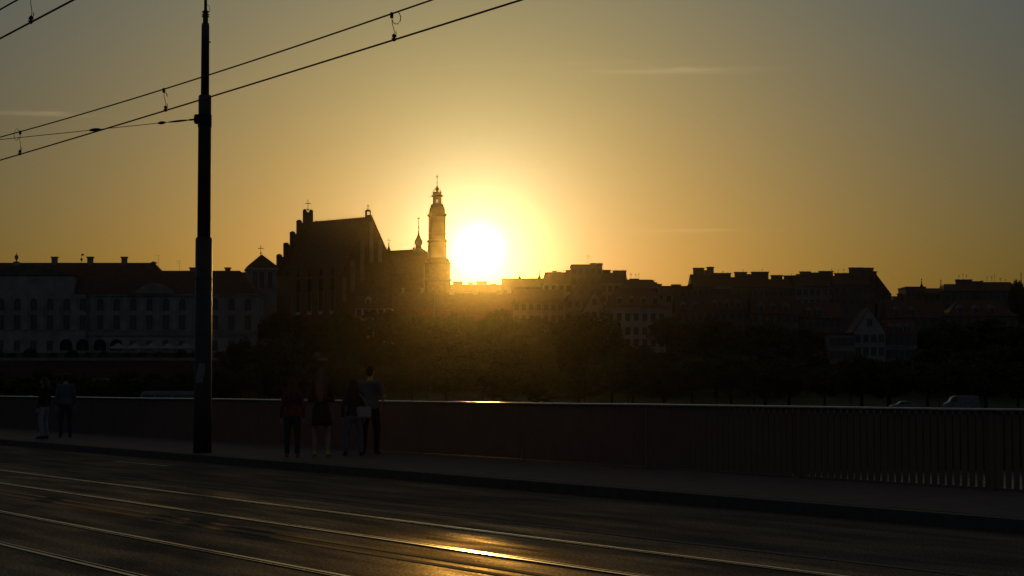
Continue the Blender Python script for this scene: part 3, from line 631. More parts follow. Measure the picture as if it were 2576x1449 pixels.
# ---------------------------------------------------------------- houses
WM = {}
def winm(w, h):
    if (w, h) not in WM: WM[(w, h)] = window_mesh(w, h, False, ('plaster_dull', 'glass'))
    return WM[(w, h)]
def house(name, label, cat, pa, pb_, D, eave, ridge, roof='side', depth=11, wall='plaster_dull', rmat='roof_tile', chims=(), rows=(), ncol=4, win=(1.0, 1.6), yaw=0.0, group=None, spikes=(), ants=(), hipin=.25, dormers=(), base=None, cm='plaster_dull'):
    xa, xb_ = X(pa, D), X(pb_, D); xc = (xa + xb_) / 2; hw = (xb_ - xa) / 2
    zb_ = (tz(D + depth / 2) if base is None else base) - 1.5
    r = thing(name, label, cat, (xc, D, zb_), yaw, group)
    ez = Z(eave, D) - zb_; rz_ = Z(ridge, D + depth / 2) - zb_
    wl = MB().box(-hw, hw, 0, depth, 0, ez).build('wall', wall, r)
    mb_ = MB(); o_ = .35; e = ez + .003
    if roof == 'side': mb_.add([(-hw - .1, -o_, e), (hw + .1, -o_, e), (hw + .1, depth + o_, e), (-hw - .1, depth + o_, e), (-hw - .1, depth / 2, rz_), (hw + .1, depth / 2, rz_)], [(0, 1, 5, 4), (1, 2, 5), (2, 3, 4, 5), (3, 0, 4), (3, 2, 1, 0)])
    elif roof == 'hip': hip(mb_, -hw - o_, hw + o_, -o_, depth + o_, e, rz_, 2 * hw * hipin, 2 * hw * hipin)
    elif roof == 'front':
        mb_.prism([Vector((-hw - o_, .25, e)), Vector((hw + o_, .25, e)), Vector((0, .25, rz_))], (0, depth, 0))
        gm_ = MB(); gm_.prism([Vector((-hw + .02, 0, e)), Vector((hw - .02, 0, e)), Vector((0, 0, rz_ - .25))], (0, .22, 0)); gb = gm_.build('gable', wall, r)
        inst('window', winm(.9, 1.3), gb, (0, 0, ez + (rz_ - ez) * .28)); 
        if hw > 4:
            for s in (-1, 1): inst('window', winm(.9, 1.3), gb, (s * hw * .38, 0, ez + .6))
    elif roof in ('fall', 'rise'):
        s_ = -1 if roof == 'fall' else 1
        mb_.prism([Vector((-hw - .2, -.3, e)), Vector((hw + .2, -.3, e)), Vector((s_ * hw, -.3, rz_))], (0, depth + .6, 0))
    else: mb_.box(-hw - .15, hw + .15, -.15, depth + .15, e, e + .35)
    rf_ = mb_.build('roof', rmat, r)
    for cc in chims:
        a, b_, y = cc[:3]; Dc = D + depth * (cc[3] if len(cc) > 3 else .5); dep = 1.1
        lo = zb_ + ez * .6
        xa_, xb2 = X(a, Dc) - xc, X(b_, Dc) - xc; zt = Z(y, Dc) - zb_; yc = Dc - D
        q = MB(); q.box(xa_, xb2, yc - dep / 2, yc + dep / 2, ez * .8, zt - .35); q.box(xa_ - .18, xb2 + .18, yc - dep / 2 - .18, yc + dep / 2 + .18, zt - .348, zt - .08)
        n_ = max(1, int((xb2 - xa_) / 1.4))
        for i in range(n_):
            xx = xa_ + (xb2 - xa_) * (i + .5) / n_; q.lathe([(.16, zt - .081), (.13, zt + .02)], (xx, yc, 0), 8)
        q.build('chimney', cm, rf_)
    for (c_, y0_, y1_) in spikes:
        Dc = D + depth / 2; q = MB(); x_ = X(c_, Dc) - xc; h = Z(y1_, Dc) - Z(y0_, Dc); z0 = Z(y0_, Dc) - zb_
        q.lathe([(.5, z0 - .6), (.45, z0 + h * .08), (.2, z0 + h * .25), (.10, z0 + h * .4), (.085, z0 + h)], (x_, depth / 2, 0), 8); q.ball((x_, depth / 2, z0 + h * .42), .2); q.ball((x_, depth / 2, z0 + h * .62), .13)
        q.obox((x_, depth / 2, z0 + h * .85), (.32, 0, 0), (0, .03, 0), (0, 0, .03)); q.build('spire', 'dark_iron', rf_)
    for (c_, y0_, y1_, w_) in ants:
        Dc = D + depth / 2; q = MB(); x_ = X(c_, Dc) - xc; h = Z(y1_, Dc) - Z(y0_, Dc); z0 = Z(y0_, Dc) - zb_ - .4; wm = w_ * Dc / F
        q.tube([(x_, depth / 2, z0), (x_, depth / 2, z0 + h + .4)], .035, 5)
        for fz, fw in ((.97, 1), (.8, .7), (.6, .9)): q.obox((x_, depth / 2, z0 + .4 + h * fz), (wm * fw / 2, 0, 0), (0, .02, 0), (0, 0, .025))
        for s in (-1, -.5, .5, 1): q.obox((x_ + s * wm * .45, depth / 2, z0 + .4 + h * .8), (.015, 0, 0), (0, .3, 0), (0, 0, .12))
        q.build('antenna', 'dark_iron', rf_)
    me = winm(*win)
    for zz in rows:
        for i in range(ncol):
            inst('window', me, wl, (-hw + 2 * hw * (i + .5) / ncol, 0, ez - zz))
    for c_ in dormers:
        x_ = X(c_, D) - xc; zt = ez + (rz_ - ez) * .30; q = MB(); q.box(x_ - .8, x_ + .8, depth * .08, depth * .3, zt - .9, zt + .9); 
        q.prism([Vector((x_ - .95, depth * .07, zt + .903)), Vector((x_ + .95, depth * .07, zt + .903)), Vector((x_, depth * .07, zt + 1.6))], (0, depth * .25, 0))
        dm = q.build('dormer', 'plaster_grey', rf_); inst('window', winm(.8, 1.1), dm, (x_, depth * .08, zt - .6))
    return r
H = house
# low roofs straight under the sun
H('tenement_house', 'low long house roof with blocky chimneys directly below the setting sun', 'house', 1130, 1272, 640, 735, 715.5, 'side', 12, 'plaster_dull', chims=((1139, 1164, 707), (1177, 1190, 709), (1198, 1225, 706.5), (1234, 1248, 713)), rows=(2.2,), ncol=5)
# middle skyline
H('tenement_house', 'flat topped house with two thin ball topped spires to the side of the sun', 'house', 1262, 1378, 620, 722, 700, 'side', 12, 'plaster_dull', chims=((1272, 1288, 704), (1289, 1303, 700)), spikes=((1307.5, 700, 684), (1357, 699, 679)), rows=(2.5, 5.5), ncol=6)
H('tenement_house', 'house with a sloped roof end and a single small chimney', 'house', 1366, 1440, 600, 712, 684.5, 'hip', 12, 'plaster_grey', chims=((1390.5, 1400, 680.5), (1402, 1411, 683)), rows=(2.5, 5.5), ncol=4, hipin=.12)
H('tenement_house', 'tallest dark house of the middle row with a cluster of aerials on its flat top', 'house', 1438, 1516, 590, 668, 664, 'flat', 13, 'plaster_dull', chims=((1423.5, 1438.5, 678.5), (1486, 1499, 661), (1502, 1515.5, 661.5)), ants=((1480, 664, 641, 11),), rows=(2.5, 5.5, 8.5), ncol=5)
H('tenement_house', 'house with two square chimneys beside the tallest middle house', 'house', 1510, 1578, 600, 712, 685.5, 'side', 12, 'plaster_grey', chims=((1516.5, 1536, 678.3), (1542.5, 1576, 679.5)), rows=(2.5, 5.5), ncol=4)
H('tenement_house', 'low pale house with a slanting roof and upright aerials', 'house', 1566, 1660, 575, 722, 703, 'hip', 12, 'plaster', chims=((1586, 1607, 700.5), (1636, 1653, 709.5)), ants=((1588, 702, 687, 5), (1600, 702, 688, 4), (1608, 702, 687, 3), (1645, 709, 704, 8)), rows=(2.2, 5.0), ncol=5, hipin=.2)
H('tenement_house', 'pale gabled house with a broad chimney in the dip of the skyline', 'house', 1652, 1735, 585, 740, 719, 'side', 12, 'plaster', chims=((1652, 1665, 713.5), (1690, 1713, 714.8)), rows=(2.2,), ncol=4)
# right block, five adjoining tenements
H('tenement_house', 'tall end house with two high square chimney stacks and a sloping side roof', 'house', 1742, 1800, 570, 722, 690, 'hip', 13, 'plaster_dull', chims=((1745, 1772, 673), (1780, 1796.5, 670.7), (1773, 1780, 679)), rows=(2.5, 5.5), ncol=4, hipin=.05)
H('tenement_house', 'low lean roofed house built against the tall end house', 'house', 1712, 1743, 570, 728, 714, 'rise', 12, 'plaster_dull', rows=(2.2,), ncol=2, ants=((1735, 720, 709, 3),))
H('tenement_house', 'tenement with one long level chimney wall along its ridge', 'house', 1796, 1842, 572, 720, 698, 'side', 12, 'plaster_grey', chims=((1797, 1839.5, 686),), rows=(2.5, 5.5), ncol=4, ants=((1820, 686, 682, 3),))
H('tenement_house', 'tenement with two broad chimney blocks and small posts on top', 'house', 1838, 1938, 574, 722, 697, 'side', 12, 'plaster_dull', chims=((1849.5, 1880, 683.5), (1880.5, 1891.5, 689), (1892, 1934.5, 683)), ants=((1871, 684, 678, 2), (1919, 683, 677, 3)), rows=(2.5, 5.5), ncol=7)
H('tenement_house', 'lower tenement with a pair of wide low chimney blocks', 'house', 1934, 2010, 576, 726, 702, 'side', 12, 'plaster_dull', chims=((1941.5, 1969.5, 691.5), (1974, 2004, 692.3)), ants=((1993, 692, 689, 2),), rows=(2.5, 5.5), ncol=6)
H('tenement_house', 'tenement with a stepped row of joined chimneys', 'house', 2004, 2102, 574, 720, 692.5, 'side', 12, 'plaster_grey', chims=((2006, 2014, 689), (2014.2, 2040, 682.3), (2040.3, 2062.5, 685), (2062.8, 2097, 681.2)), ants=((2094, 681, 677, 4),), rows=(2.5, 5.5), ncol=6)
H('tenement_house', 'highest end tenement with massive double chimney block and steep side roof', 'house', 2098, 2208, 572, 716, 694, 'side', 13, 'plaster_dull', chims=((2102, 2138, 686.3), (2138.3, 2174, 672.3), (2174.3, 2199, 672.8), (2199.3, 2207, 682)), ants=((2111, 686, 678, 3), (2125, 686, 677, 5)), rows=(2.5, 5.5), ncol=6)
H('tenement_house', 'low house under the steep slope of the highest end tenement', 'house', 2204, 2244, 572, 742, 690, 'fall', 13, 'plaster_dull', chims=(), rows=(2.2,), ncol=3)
mb = MB(); a = [P(2206, 690, 576), P(2206, 714, 576), P(2230, 735, 576), P(2240, 741, 576), P(2240, 760, 576), P(2206, 760, 576)]
# far right roofs
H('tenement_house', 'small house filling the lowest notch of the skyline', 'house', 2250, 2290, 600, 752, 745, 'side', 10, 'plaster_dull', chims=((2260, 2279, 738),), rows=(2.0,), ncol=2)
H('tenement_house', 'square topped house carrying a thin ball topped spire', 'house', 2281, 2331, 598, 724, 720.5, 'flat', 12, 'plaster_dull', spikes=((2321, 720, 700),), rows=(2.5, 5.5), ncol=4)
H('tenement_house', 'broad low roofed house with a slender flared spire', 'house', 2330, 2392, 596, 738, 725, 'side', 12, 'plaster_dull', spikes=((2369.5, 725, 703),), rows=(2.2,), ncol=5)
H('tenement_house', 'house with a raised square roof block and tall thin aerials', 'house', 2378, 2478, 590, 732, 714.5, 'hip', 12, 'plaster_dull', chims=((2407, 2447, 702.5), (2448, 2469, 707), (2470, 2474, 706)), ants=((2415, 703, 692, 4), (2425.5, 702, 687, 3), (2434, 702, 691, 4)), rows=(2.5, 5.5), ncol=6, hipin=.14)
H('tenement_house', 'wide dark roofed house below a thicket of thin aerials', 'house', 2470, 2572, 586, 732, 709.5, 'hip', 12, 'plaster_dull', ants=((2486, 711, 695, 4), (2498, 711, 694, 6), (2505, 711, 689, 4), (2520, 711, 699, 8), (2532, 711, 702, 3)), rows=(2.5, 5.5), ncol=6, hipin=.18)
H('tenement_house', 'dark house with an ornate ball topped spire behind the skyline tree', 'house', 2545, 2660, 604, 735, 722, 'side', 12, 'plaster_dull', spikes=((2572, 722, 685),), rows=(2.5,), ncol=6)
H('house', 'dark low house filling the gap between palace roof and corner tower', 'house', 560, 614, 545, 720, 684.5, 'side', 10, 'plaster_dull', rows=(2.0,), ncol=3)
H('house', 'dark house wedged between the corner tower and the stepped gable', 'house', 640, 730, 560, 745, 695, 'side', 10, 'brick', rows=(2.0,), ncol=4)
# nearer houses on the slope
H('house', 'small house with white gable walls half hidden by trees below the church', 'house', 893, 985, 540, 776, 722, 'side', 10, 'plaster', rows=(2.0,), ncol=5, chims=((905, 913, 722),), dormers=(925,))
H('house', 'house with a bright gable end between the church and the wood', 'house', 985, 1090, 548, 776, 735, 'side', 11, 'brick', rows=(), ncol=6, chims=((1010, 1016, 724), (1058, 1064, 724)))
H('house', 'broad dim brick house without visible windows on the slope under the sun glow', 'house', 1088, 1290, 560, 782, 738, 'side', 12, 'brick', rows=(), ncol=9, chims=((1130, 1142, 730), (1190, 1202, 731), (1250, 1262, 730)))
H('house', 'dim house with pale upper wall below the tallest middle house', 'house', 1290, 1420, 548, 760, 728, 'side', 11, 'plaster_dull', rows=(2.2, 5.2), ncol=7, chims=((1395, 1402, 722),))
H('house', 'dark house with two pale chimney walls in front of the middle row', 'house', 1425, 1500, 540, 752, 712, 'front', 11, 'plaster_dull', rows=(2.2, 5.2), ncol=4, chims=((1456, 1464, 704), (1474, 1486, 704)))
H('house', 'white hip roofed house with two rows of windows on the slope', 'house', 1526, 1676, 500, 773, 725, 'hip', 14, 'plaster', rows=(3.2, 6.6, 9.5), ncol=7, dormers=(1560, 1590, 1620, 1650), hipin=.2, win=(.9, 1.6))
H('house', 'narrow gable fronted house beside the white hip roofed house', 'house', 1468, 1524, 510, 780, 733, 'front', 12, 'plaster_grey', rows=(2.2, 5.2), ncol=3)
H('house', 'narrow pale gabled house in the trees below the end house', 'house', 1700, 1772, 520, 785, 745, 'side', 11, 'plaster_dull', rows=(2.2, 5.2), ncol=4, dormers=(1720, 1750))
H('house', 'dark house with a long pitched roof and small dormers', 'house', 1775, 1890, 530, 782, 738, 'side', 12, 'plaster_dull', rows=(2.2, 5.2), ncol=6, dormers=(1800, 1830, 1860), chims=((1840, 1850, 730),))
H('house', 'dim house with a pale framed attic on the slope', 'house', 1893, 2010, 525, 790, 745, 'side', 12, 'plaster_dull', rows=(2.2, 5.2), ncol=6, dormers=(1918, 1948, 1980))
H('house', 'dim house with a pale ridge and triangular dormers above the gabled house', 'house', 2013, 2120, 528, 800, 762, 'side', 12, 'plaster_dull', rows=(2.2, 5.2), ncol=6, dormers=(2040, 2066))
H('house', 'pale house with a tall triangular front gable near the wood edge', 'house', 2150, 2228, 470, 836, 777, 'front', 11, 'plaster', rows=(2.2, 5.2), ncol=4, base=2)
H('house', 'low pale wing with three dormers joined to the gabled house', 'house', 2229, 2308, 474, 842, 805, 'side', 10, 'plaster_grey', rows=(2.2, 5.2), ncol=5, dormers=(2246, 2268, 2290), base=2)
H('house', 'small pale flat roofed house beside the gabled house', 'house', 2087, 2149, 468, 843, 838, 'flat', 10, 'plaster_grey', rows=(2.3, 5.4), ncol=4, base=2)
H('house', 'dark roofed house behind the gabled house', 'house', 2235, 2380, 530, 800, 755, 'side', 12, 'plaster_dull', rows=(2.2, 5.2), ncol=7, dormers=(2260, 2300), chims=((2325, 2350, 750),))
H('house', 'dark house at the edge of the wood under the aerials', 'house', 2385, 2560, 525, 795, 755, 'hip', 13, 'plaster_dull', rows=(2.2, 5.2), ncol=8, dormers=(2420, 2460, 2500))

# ---------------------------------------------------------------- garden walls and small things on the embankment
def wall_run(label, pa, pb_, pyt, D, dep, m_, hgt, bays=True):
    xa, xb_ = X(pa, D), X(pb_, D); zt = Z(pyt, D); r = thing('garden_wall', label, 'wall', ((xa + xb_) / 2, D, zt - hgt)); hw = (xb_ - xa) / 2
    MB().box(-hw, hw, 0, dep, -1, hgt).build('wall', m_, r); mb_ = MB(); mb_.box(-hw, hw, -.15, dep + .1, hgt + .003, hgt + .5); mb_.build('coping', 'plaster_grey', r)
    if bays:
        n_ = int(2 * hw / 6)
        mb_ = MB()
        for i in range(n_): xx = -hw + 2 * hw * (i + .5) / n_; mb_.box(xx - .45, xx + .45, -.14, -.003, -1, hgt)
        mb_.build('buttress', m_, r)
wall_run('long brick terrace wall with pale coping below the palace', -300, 820, 907, 455, 4, 'brick', 4.0)
wall_run('low garden wall between the terrace wall and the railing', 230, 800, 958, 425, 1.5, 'brick', 2.4, False)
zt_ = lambda py, D: Z(py, D)
gp = thing('gate_pillar', 'pale stone gate pillar standing on the end of the terrace wall', 'pillar', (X(741, 457), 457, Z(907, 455) + .5)); mb = MB(); mb.box(-.55, .55, -.5, .5, 0, 1.3); mb.box(-.65, .65, -.6, .6, 1.303, 1.5); mb.lathe([(.3, 1.503), (.4, 1.7), (.3, 1.95), (.05, 2.0)], seg=10); mb.build('shaft', 'plaster', gp)
for c, l_ in ((781, 'white upright notice board with dark bars on the terrace wall'), (797, 'dull grey notice board beside the white one on the terrace wall')):
    nb = thing('notice_board', l_, 'board', (X(c, 457), 457, Z(907, 455) + .5)); mb = MB(); mb.box(-.6, .6, -.05, .05, .25, 1.35); mb.build('board', 'white_paint' if c == 781 else 'plaster_grey', nb)
    mb = MB(); mb.box(-.5, -.42, -.04, .04, 0, .248); mb.box(.42, .5, -.04, .04, 0, .248); mb.build('leg', 'dark_iron', nb)
proto = None
for i in range(6):
    c = 297 + 42 * i
    if proto is None:
        proto = thing('market_tent', 'pale peaked canvas tent in the row before the palace arches', 'tent', (0, 0, 0), 0, 'pale tents before the palace arches')
        mb = MB(); mb.lathe([(2.1, 2.0), (2.1, 2.25), (1.0, 2.8), (.08, 3.5)], shape=BOXS); mb.build('canopy', 'canvas', proto)
        for sx in (-1.9, 1.9):
            for sy in (-1.9, 1.9): MB().tube([(sx, sy, -.6), (sx, sy, 2.02)], .05).build('leg', 'dark_iron', proto)
        o = proto
    else: o = copy_tree(proto)
    o.location = (X(c, 490), 490, Z(889, 490) - 1.0)

# lamp posts on the riverside road
def lamp(label, curved):
    r = thing('street_lamp', label, 'street lamp', (0, 0, 0), 0, 'lamps along the riverside road')
    MB().tube([(0, 0, -.3), (0, 0, .9), (0, 0, 6.6 if not curved else 6.0)], [.13, .09, .055], 8).build('pole', 'dark_iron', r)
    if curved:
        MB().tube([(0, 0, 6.0), (-.05, 0, 6.6), (-.4, 0, 7.15), (-1.0, 0, 7.45), (-1.6, 0, 7.5)], .05, 6).build('arm', 'dark_iron', r); hx, hz_ = -1.9, 7.48
    else:
        MB().tube([(0, 0, 6.6), (.05, 0, 7.0), (-.5, 0, 7.2)], .045, 6).build('arm', 'dark_iron', r); hx, hz_ = -.75, 7.2
    mb_ = MB(); mb_.add([(hx - .4, -.14, hz_ - .04), (hx + .4, -.1, hz_ - .04), (hx + .4, .1, hz_ - .04), (hx - .4, .14, hz_ - .04), (hx - .35, -.1, hz_ + .1), (hx + .35, -.07, hz_ + .1), (hx + .35, .07, hz_ + .1), (hx - .35, .1, hz_ + .1)],
        [(0, 3, 2, 1), (4, 5, 6, 7), (0, 1, 5, 4), (1, 2, 6, 5), (2, 3, 7, 6), (3, 0, 4, 7)]); hd = mb_.build('lamp_head', 'dark_iron', r)
    MB().box(hx - .3, hx + .3, -.08, .08, hz_ - .06, hz_ - .043).build('lens', 'lamp_glass', hd); return r
ls = lamp('thin straight street lamp on the riverside road beyond the railing', False); lc = lamp('street lamp with a curved arm reaching over the riverside road', True)
first = {0: True, 1: True}
for px, cv in ((210, 0), (627, 0), (1075, 1), (1240, 0), (1470, 1), (1580, 0), (1805, 0), (1898, 0), (2140, 0), (2232, 0), (2362, 0), (2470, 0)):
    src = lc if cv else ls
    o = src if first[cv] else copy_tree(src); first[cv] = False
    o.location = (X(px, 303), 303, -2.35)

# vehicles on the riverside road
def vehicle(name, label, cat, prof, glass, wid, wheels, paint, px, D, face=1):
    r = thing(name, label, cat, (X(px, D), D, -2.0), 0 if face > 0 else math.pi)
    mb_ = MB(); mb_.prism([Vector((x, -wid / 2, z)) for x, z in prof], (0, wid, 0)); bo = mb_.build('body', paint, r)
    bv = bo.modifiers.new('b', 'BEVEL'); bv.width = .08; bv.segments = 3
    for g_ in glass:
        for s in (-1, 1): MB().prism([Vector((x, s * (wid / 2 + .004), z)) for x, z in g_], (0, s * .012, 0)).build('window', 'glass', r)
    for (wx, wr) in wheels:
        for s in (-1, 1):
            y0 = s * (wid / 2 - .2); pts_ = [(wr * math.cos(2 * math.pi * i / 18), wr * math.sin(2 * math.pi * i / 18)) for i in range(18)]
            wh = MB().prism([Vector((wx + a, y0, wr + b_)) for a, b_ in pts_], (0, s * .215, 0)).build('wheel', 'rubber', r)
            MB().prism([Vector((wx + a * .6, y0 + s * .216, wr + b_ * .6)) for a, b_ in pts_], (0, s * .01, 0)).build('rim', 'steel', wh)
    xf = min(p[0] for p in prof)
    for s in (-1, 1): MB().box(xf - .02, xf + .06, s * wid * .36 - .15, s * wid * .36 + .15, .62, .78).build('headlight', 'lamp_glass', r)
    return r
vanp = [(-2.5, .3), (2.5, .3), (2.55, 1.0), (2.5, 2.15), (2.3, 2.28), (-.9, 2.28), (-1.45, 2.1), (-1.95, 1.35), (-2.5, 1.15), (-2.6, .7)]
vang = [[(-1.75, 1.35), (-.75, 1.35), (-.75, 2.0), (-1.3, 2.0)]]
vehicle('van', 'white delivery van driving on the riverside road beyond the railing', 'van', vanp, vang, 1.9, ((-1.6, .34), (1.6, .34)), 'white_paint', 2417, 309)
carp = [(-2.1, .3), (2.1, .3), (2.15, .8), (1.95, 1.0), (1.35, 1.05), (.9, 1.42), (.3, 1.5), (-.5, 1.45), (-1.1, 1.0), (-2.0, .85), (-2.15, .6)]
carg = [[(-.95, 1.0), (.0, 1.0), (.0, 1.38), (-.5, 1.36)], [(.08, 1.0), (1.1, 1.0), (.8, 1.36), (.08, 1.39)]]
vehicle('car', 'grey hatchback car following the white van on the riverside road', 'car', carp, carg, 1.75, ((-1.3, .31), (1.3, .31)), 'car_grey', 2273, 309)
busp = [(-4.4, .35), (4.4, .35), (4.45, 1.2), (4.3, 2.7), (4.0, 2.95), (-3.8, 2.95), (-4.25, 2.6), (-4.5, 1.2)]
busg = [[(-4.0, 1.3), (-2.2, 1.3), (-2.2, 2.4), (-3.8, 2.4)], [(-2.0, 1.3), (.4, 1.3), (.4, 2.4), (-2.0, 2.4)], [(.6, 1.3), (3.9, 1.3), (3.9, 2.4), (.6, 2.4)]]
vehicle('bus', 'dark round roofed minibus on the riverside road beside the tram pole', 'bus', busp[:], busg, 2.3, ((-2.8, .42), (2.7, .42)), 'car_grey', 428, 309)
vehicle('van', 'pale van on the riverside road below the palace, behind the two people by the railing', 'van', vanp, vang, 1.95, ((-1.6, .34), (1.6, .34)), 'white_paint', 40, 308)

# ---------------------------------------------------------------- trees
def tree_proto(seed, h, rx, rz_, leafm, nclump, per, leaf):
    rnd = random.Random(seed); tr = bpy.data.objects.new('tree', None); C.objects.link(tr)
    mb_ = MB(); mb_.tube([(0, 0, -.6), (.05, 0, h * .15), (-.1, .1, h * .35), (.1, 0, h * .6), (0, 0, h * .85)], [.38, .28, .22, .13, .04], 8)
    for i in range(9):
        a = i * 2.4 + rnd.random(); z0 = h * (.25 + .055 * i); L = rx * (.85 - .05 * i)
        mb_.tube([(0, 0, z0), (math.cos(a) * L * .5, math.sin(a) * L * .5, z0 + L * .3), (math.cos(a) * L, math.sin(a) * L, z0 + L * .75)], [.11, .07, .02], 6)
    mb_.build('trunk', 'bark', tr)
    cm_ = MB()
    for c in range(nclump):
        while True:
            v = Vector((rnd.uniform(-1, 1), rnd.uniform(-1, 1), rnd.uniform(-1, 1)))
            if .25 < v.length < 1: break
        v = v.normalized() * (v.length ** .5) * rnd.uniform(.75, 1.08)
        cc = Vector((v.x * rx, v.y * rx, h - rz_ + v.z * rz_ * (1 if v.z > 0 else .9))); cr_ = rnd.uniform(.55, 1.15) * rx * .26
        for l in range(per):
            d = Vector((rnd.gauss(0, 1), rnd.gauss(0, 1), rnd.gauss(0, 1))).normalized() * cr_ * rnd.random() ** .4
            p = cc + d; n_ = (d.normalized() + Vector((rnd.gauss(0, .6), rnd.gauss(0, .6), rnd.gauss(0, .6)))).normalized()
            a = n_.orthogonal().normalized(); b_ = n_.cross(a); s = leaf * rnd.uniform(.6, 1.4); th = rnd.uniform(0, 6.28)
            a, b_ = a * math.cos(th) + b_ * math.sin(th), b_ * math.cos(th) - a * math.sin(th)
            cm_.add([p - a * s, p + b_ * s * .55 + n_ * s * .15, p + a * s, p - b_ * s * .55 + n_ * s * .15], [(0, 1, 2, 3)])
    me = bpy.data.meshes.new('crown'); me.from_pydata(cm_.v, [], cm_.f); me.materials.append(M[leafm]); o = bpy.data.objects.new('crown', me); C.objects.link(o); o.parent = tr
    return tr
protos = [tree_proto(1, 12, 5.0, 4.6, 'leaf', 95, 42, .36), tree_proto(2, 12, 3.9, 5.0, 'leaf_dark', 85, 42, .34), tree_proto(3, 12, 5.6, 4.2, 'leaf_pale', 105, 40, .36), tree_proto(4, 12, 4.5, 4.9, 'leaf_dark', 90, 42, .34)]
used = [False] * 4; rt = random.Random(5)
def tree(px, top, D, wpx, group, label, pi=None):
    pi = rt.randrange(4) if pi is None else pi; base = tz(D); h = Z(top, D) - base; w = wpx * D / F
    o = protos[pi] if not used[pi] else copy_tree(protos[pi]); used[pi] = True
    rx = (5.0, 3.9, 5.6, 4.5)[pi]; s = w / 2 / rx
    o.location = (X(px, D), D, base - .1); o.scale = (s, s, h / 12); o.rotation_euler = (0, 0, rt.uniform(0, 6.28)); tag(o, label, 'tree', group)
gA, lA = 'trees below the church', 'dark leafy tree in the unlit wood below church and bell tower'
for i in range(16): tree(640 + 56 * i + rt.uniform(-15, 15), rt.uniform(778, 806), rt.uniform(492, 515), rt.uniform(80, 115), gA, lA)
for i in range(15): tree(600 + 64 * i + rt.uniform(-15, 15), rt.uniform(826, 866), rt.uniform(440, 470), rt.uniform(95, 130), gA, lA)
gB, lB = 'trees along the riverside', 'low dark tree in the row behind the riverside road'
for i in range(26): tree(560 + 80 * i + rt.uniform(-20, 20), rt.uniform(890, 935), rt.uniform(345, 400), rt.uniform(110, 150), gB, lB)
for i in range(9): tree(-20 + 66 * i + rt.uniform(-12, 12), rt.uniform(928, 956), rt.uniform(345, 400), rt.uniform(90, 120), gB, lB)
gC, lC = 'trees on the slope below the tenements', 'dark tree between the houses on the slope below the tenements'
for px, top, D, w in ((1690, 798, 478, 110), (1745, 812, 470, 110), (1800, 800, 490, 100), (1860, 826, 470, 120), (1925, 810, 480, 120), (1985, 836, 465, 120), (2030, 830, 478, 100), (2040, 872, 450, 90), (2330, 826, 482, 120), (2385, 806, 490, 120), (2440, 830, 470, 130), (2500, 800, 490, 130), (2560, 822, 470, 140),
                      (1720, 862, 435, 130), (1800, 872, 430, 130), (1880, 868, 435, 130), (1960, 880, 430, 130), (2350, 872, 440, 130), (2430, 880, 430, 140), (2510, 868, 435, 140), (2590, 870, 430, 140)): tree(px, top, D, w, gC, lC)
tree(1516, 790, 455, 112, None, 'rounded tree in front of the white hip roofed house', 0)
tree(1440, 822, 455, 100, None, 'dark tree beside the rounded tree under the tallest middle house', 3)
tree(1600, 868, 440, 140, None, 'broad tree across the foot of the white hip roofed house', 2)
tree(2122, 905, 440, 90, None, 'tree covering the small flat roofed pale house', 1)
tree(2200, 905, 440, 110, None, 'tree in front of the pale triangular gable', 3)
tree(2272, 900, 445, 110, None, 'tree in front of the three dormer wing', 0)
tree(2568, 706, 560, 60, None, 'bushy tree standing up on the skyline beside the ornate spire', 2)
gD, lD = 'clipped bushes before the palace', 'small dark clipped bush on the terrace before the palace'
bush = None
for i in range(14):
    c = -10 + 46 * i + rt.uniform(-8, 8)
    if bush is None:
        rnd = random.Random(9); mb = MB()
        for j in range(900):
            v = Vector((rnd.gauss(0, 1), rnd.gauss(0, 1), rnd.gauss(0, 1))).normalized() * (rnd.random() ** .3); v.z = abs(v.z); p = Vector((v.x * 1.6, v.y * 1.3, v.z * 2.0)); a = Vector((rnd.gauss(0, 1), rnd.gauss(0, 1), rnd.gauss(0, 1))).normalized(); b_ = a.orthogonal().normalized()
            mb.add([p - a * .2, p + b_ * .14, p + a * .2, p - b_ * .14], [(0, 1, 2, 3)])
        bush = thing('bush', lD, 'bush', (0, 0, 0), 0, gD); mb.build('foliage', 'leaf_dark', bush); MB().tube([(0, 0, -.4), (0, 0, 1.4)], [.12, .03]).build('stem', 'bark', bush); o = bush
    else: o = copy_tree(bush)
    o.location = (X(c, 484), 484, tz(484) - .15); s = rt.uniform(.7, 1.25); o.scale = (s, s, s * rt.uniform(.8, 1.2))

# ---------------------------------------------------------------- people
def fuse(mb_, name, m_, par, vox, sm=4):     # melt overlapping limbs into one continuous skin
    o = mb_.build(name, m_, par, True)
    r_ = o.modifiers.new('fuse', 'REMESH'); r_.mode = 'VOXEL'; r_.voxel_size = vox; r_.use_smooth_shade = True
    s_ = o.modifiers.new('soft', 'SMOOTH'); s_.factor = .5; s_.iterations = sm
    return o
def limb(mb_, pts, rad, seg=12):
    mb_.tube(pts, rad, seg)
    for p_, r_ in zip(pts, rad): mb_.ball(p_, r_, seg, 8)
def loft(mb_, secs, f, n=20):                 # (z, rx, ry, yc)
    o = len(mb_.v)
    for (z, rx, ry, yc) in secs: mb_.v += [(rx * f * math.cos(6.28319 * i / n), (yc + ry * math.sin(6.28319 * i / n)) * f, z * f) for i in range(n)]
    k_ = len(secs); fs = [(o + j * n + i, o + j * n + (i + 1) % n, o + (j + 1) * n + (i + 1) % n, o + (j + 1) * n + i) for j in range(k_ - 1) for i in range(n)]
    fs += [tuple(o + i for i in range(n))[::-1], tuple(o + (k_ - 1) * n + i for i in range(n))]; mb_.f += fs; mb_.mi += [0] * len(fs)
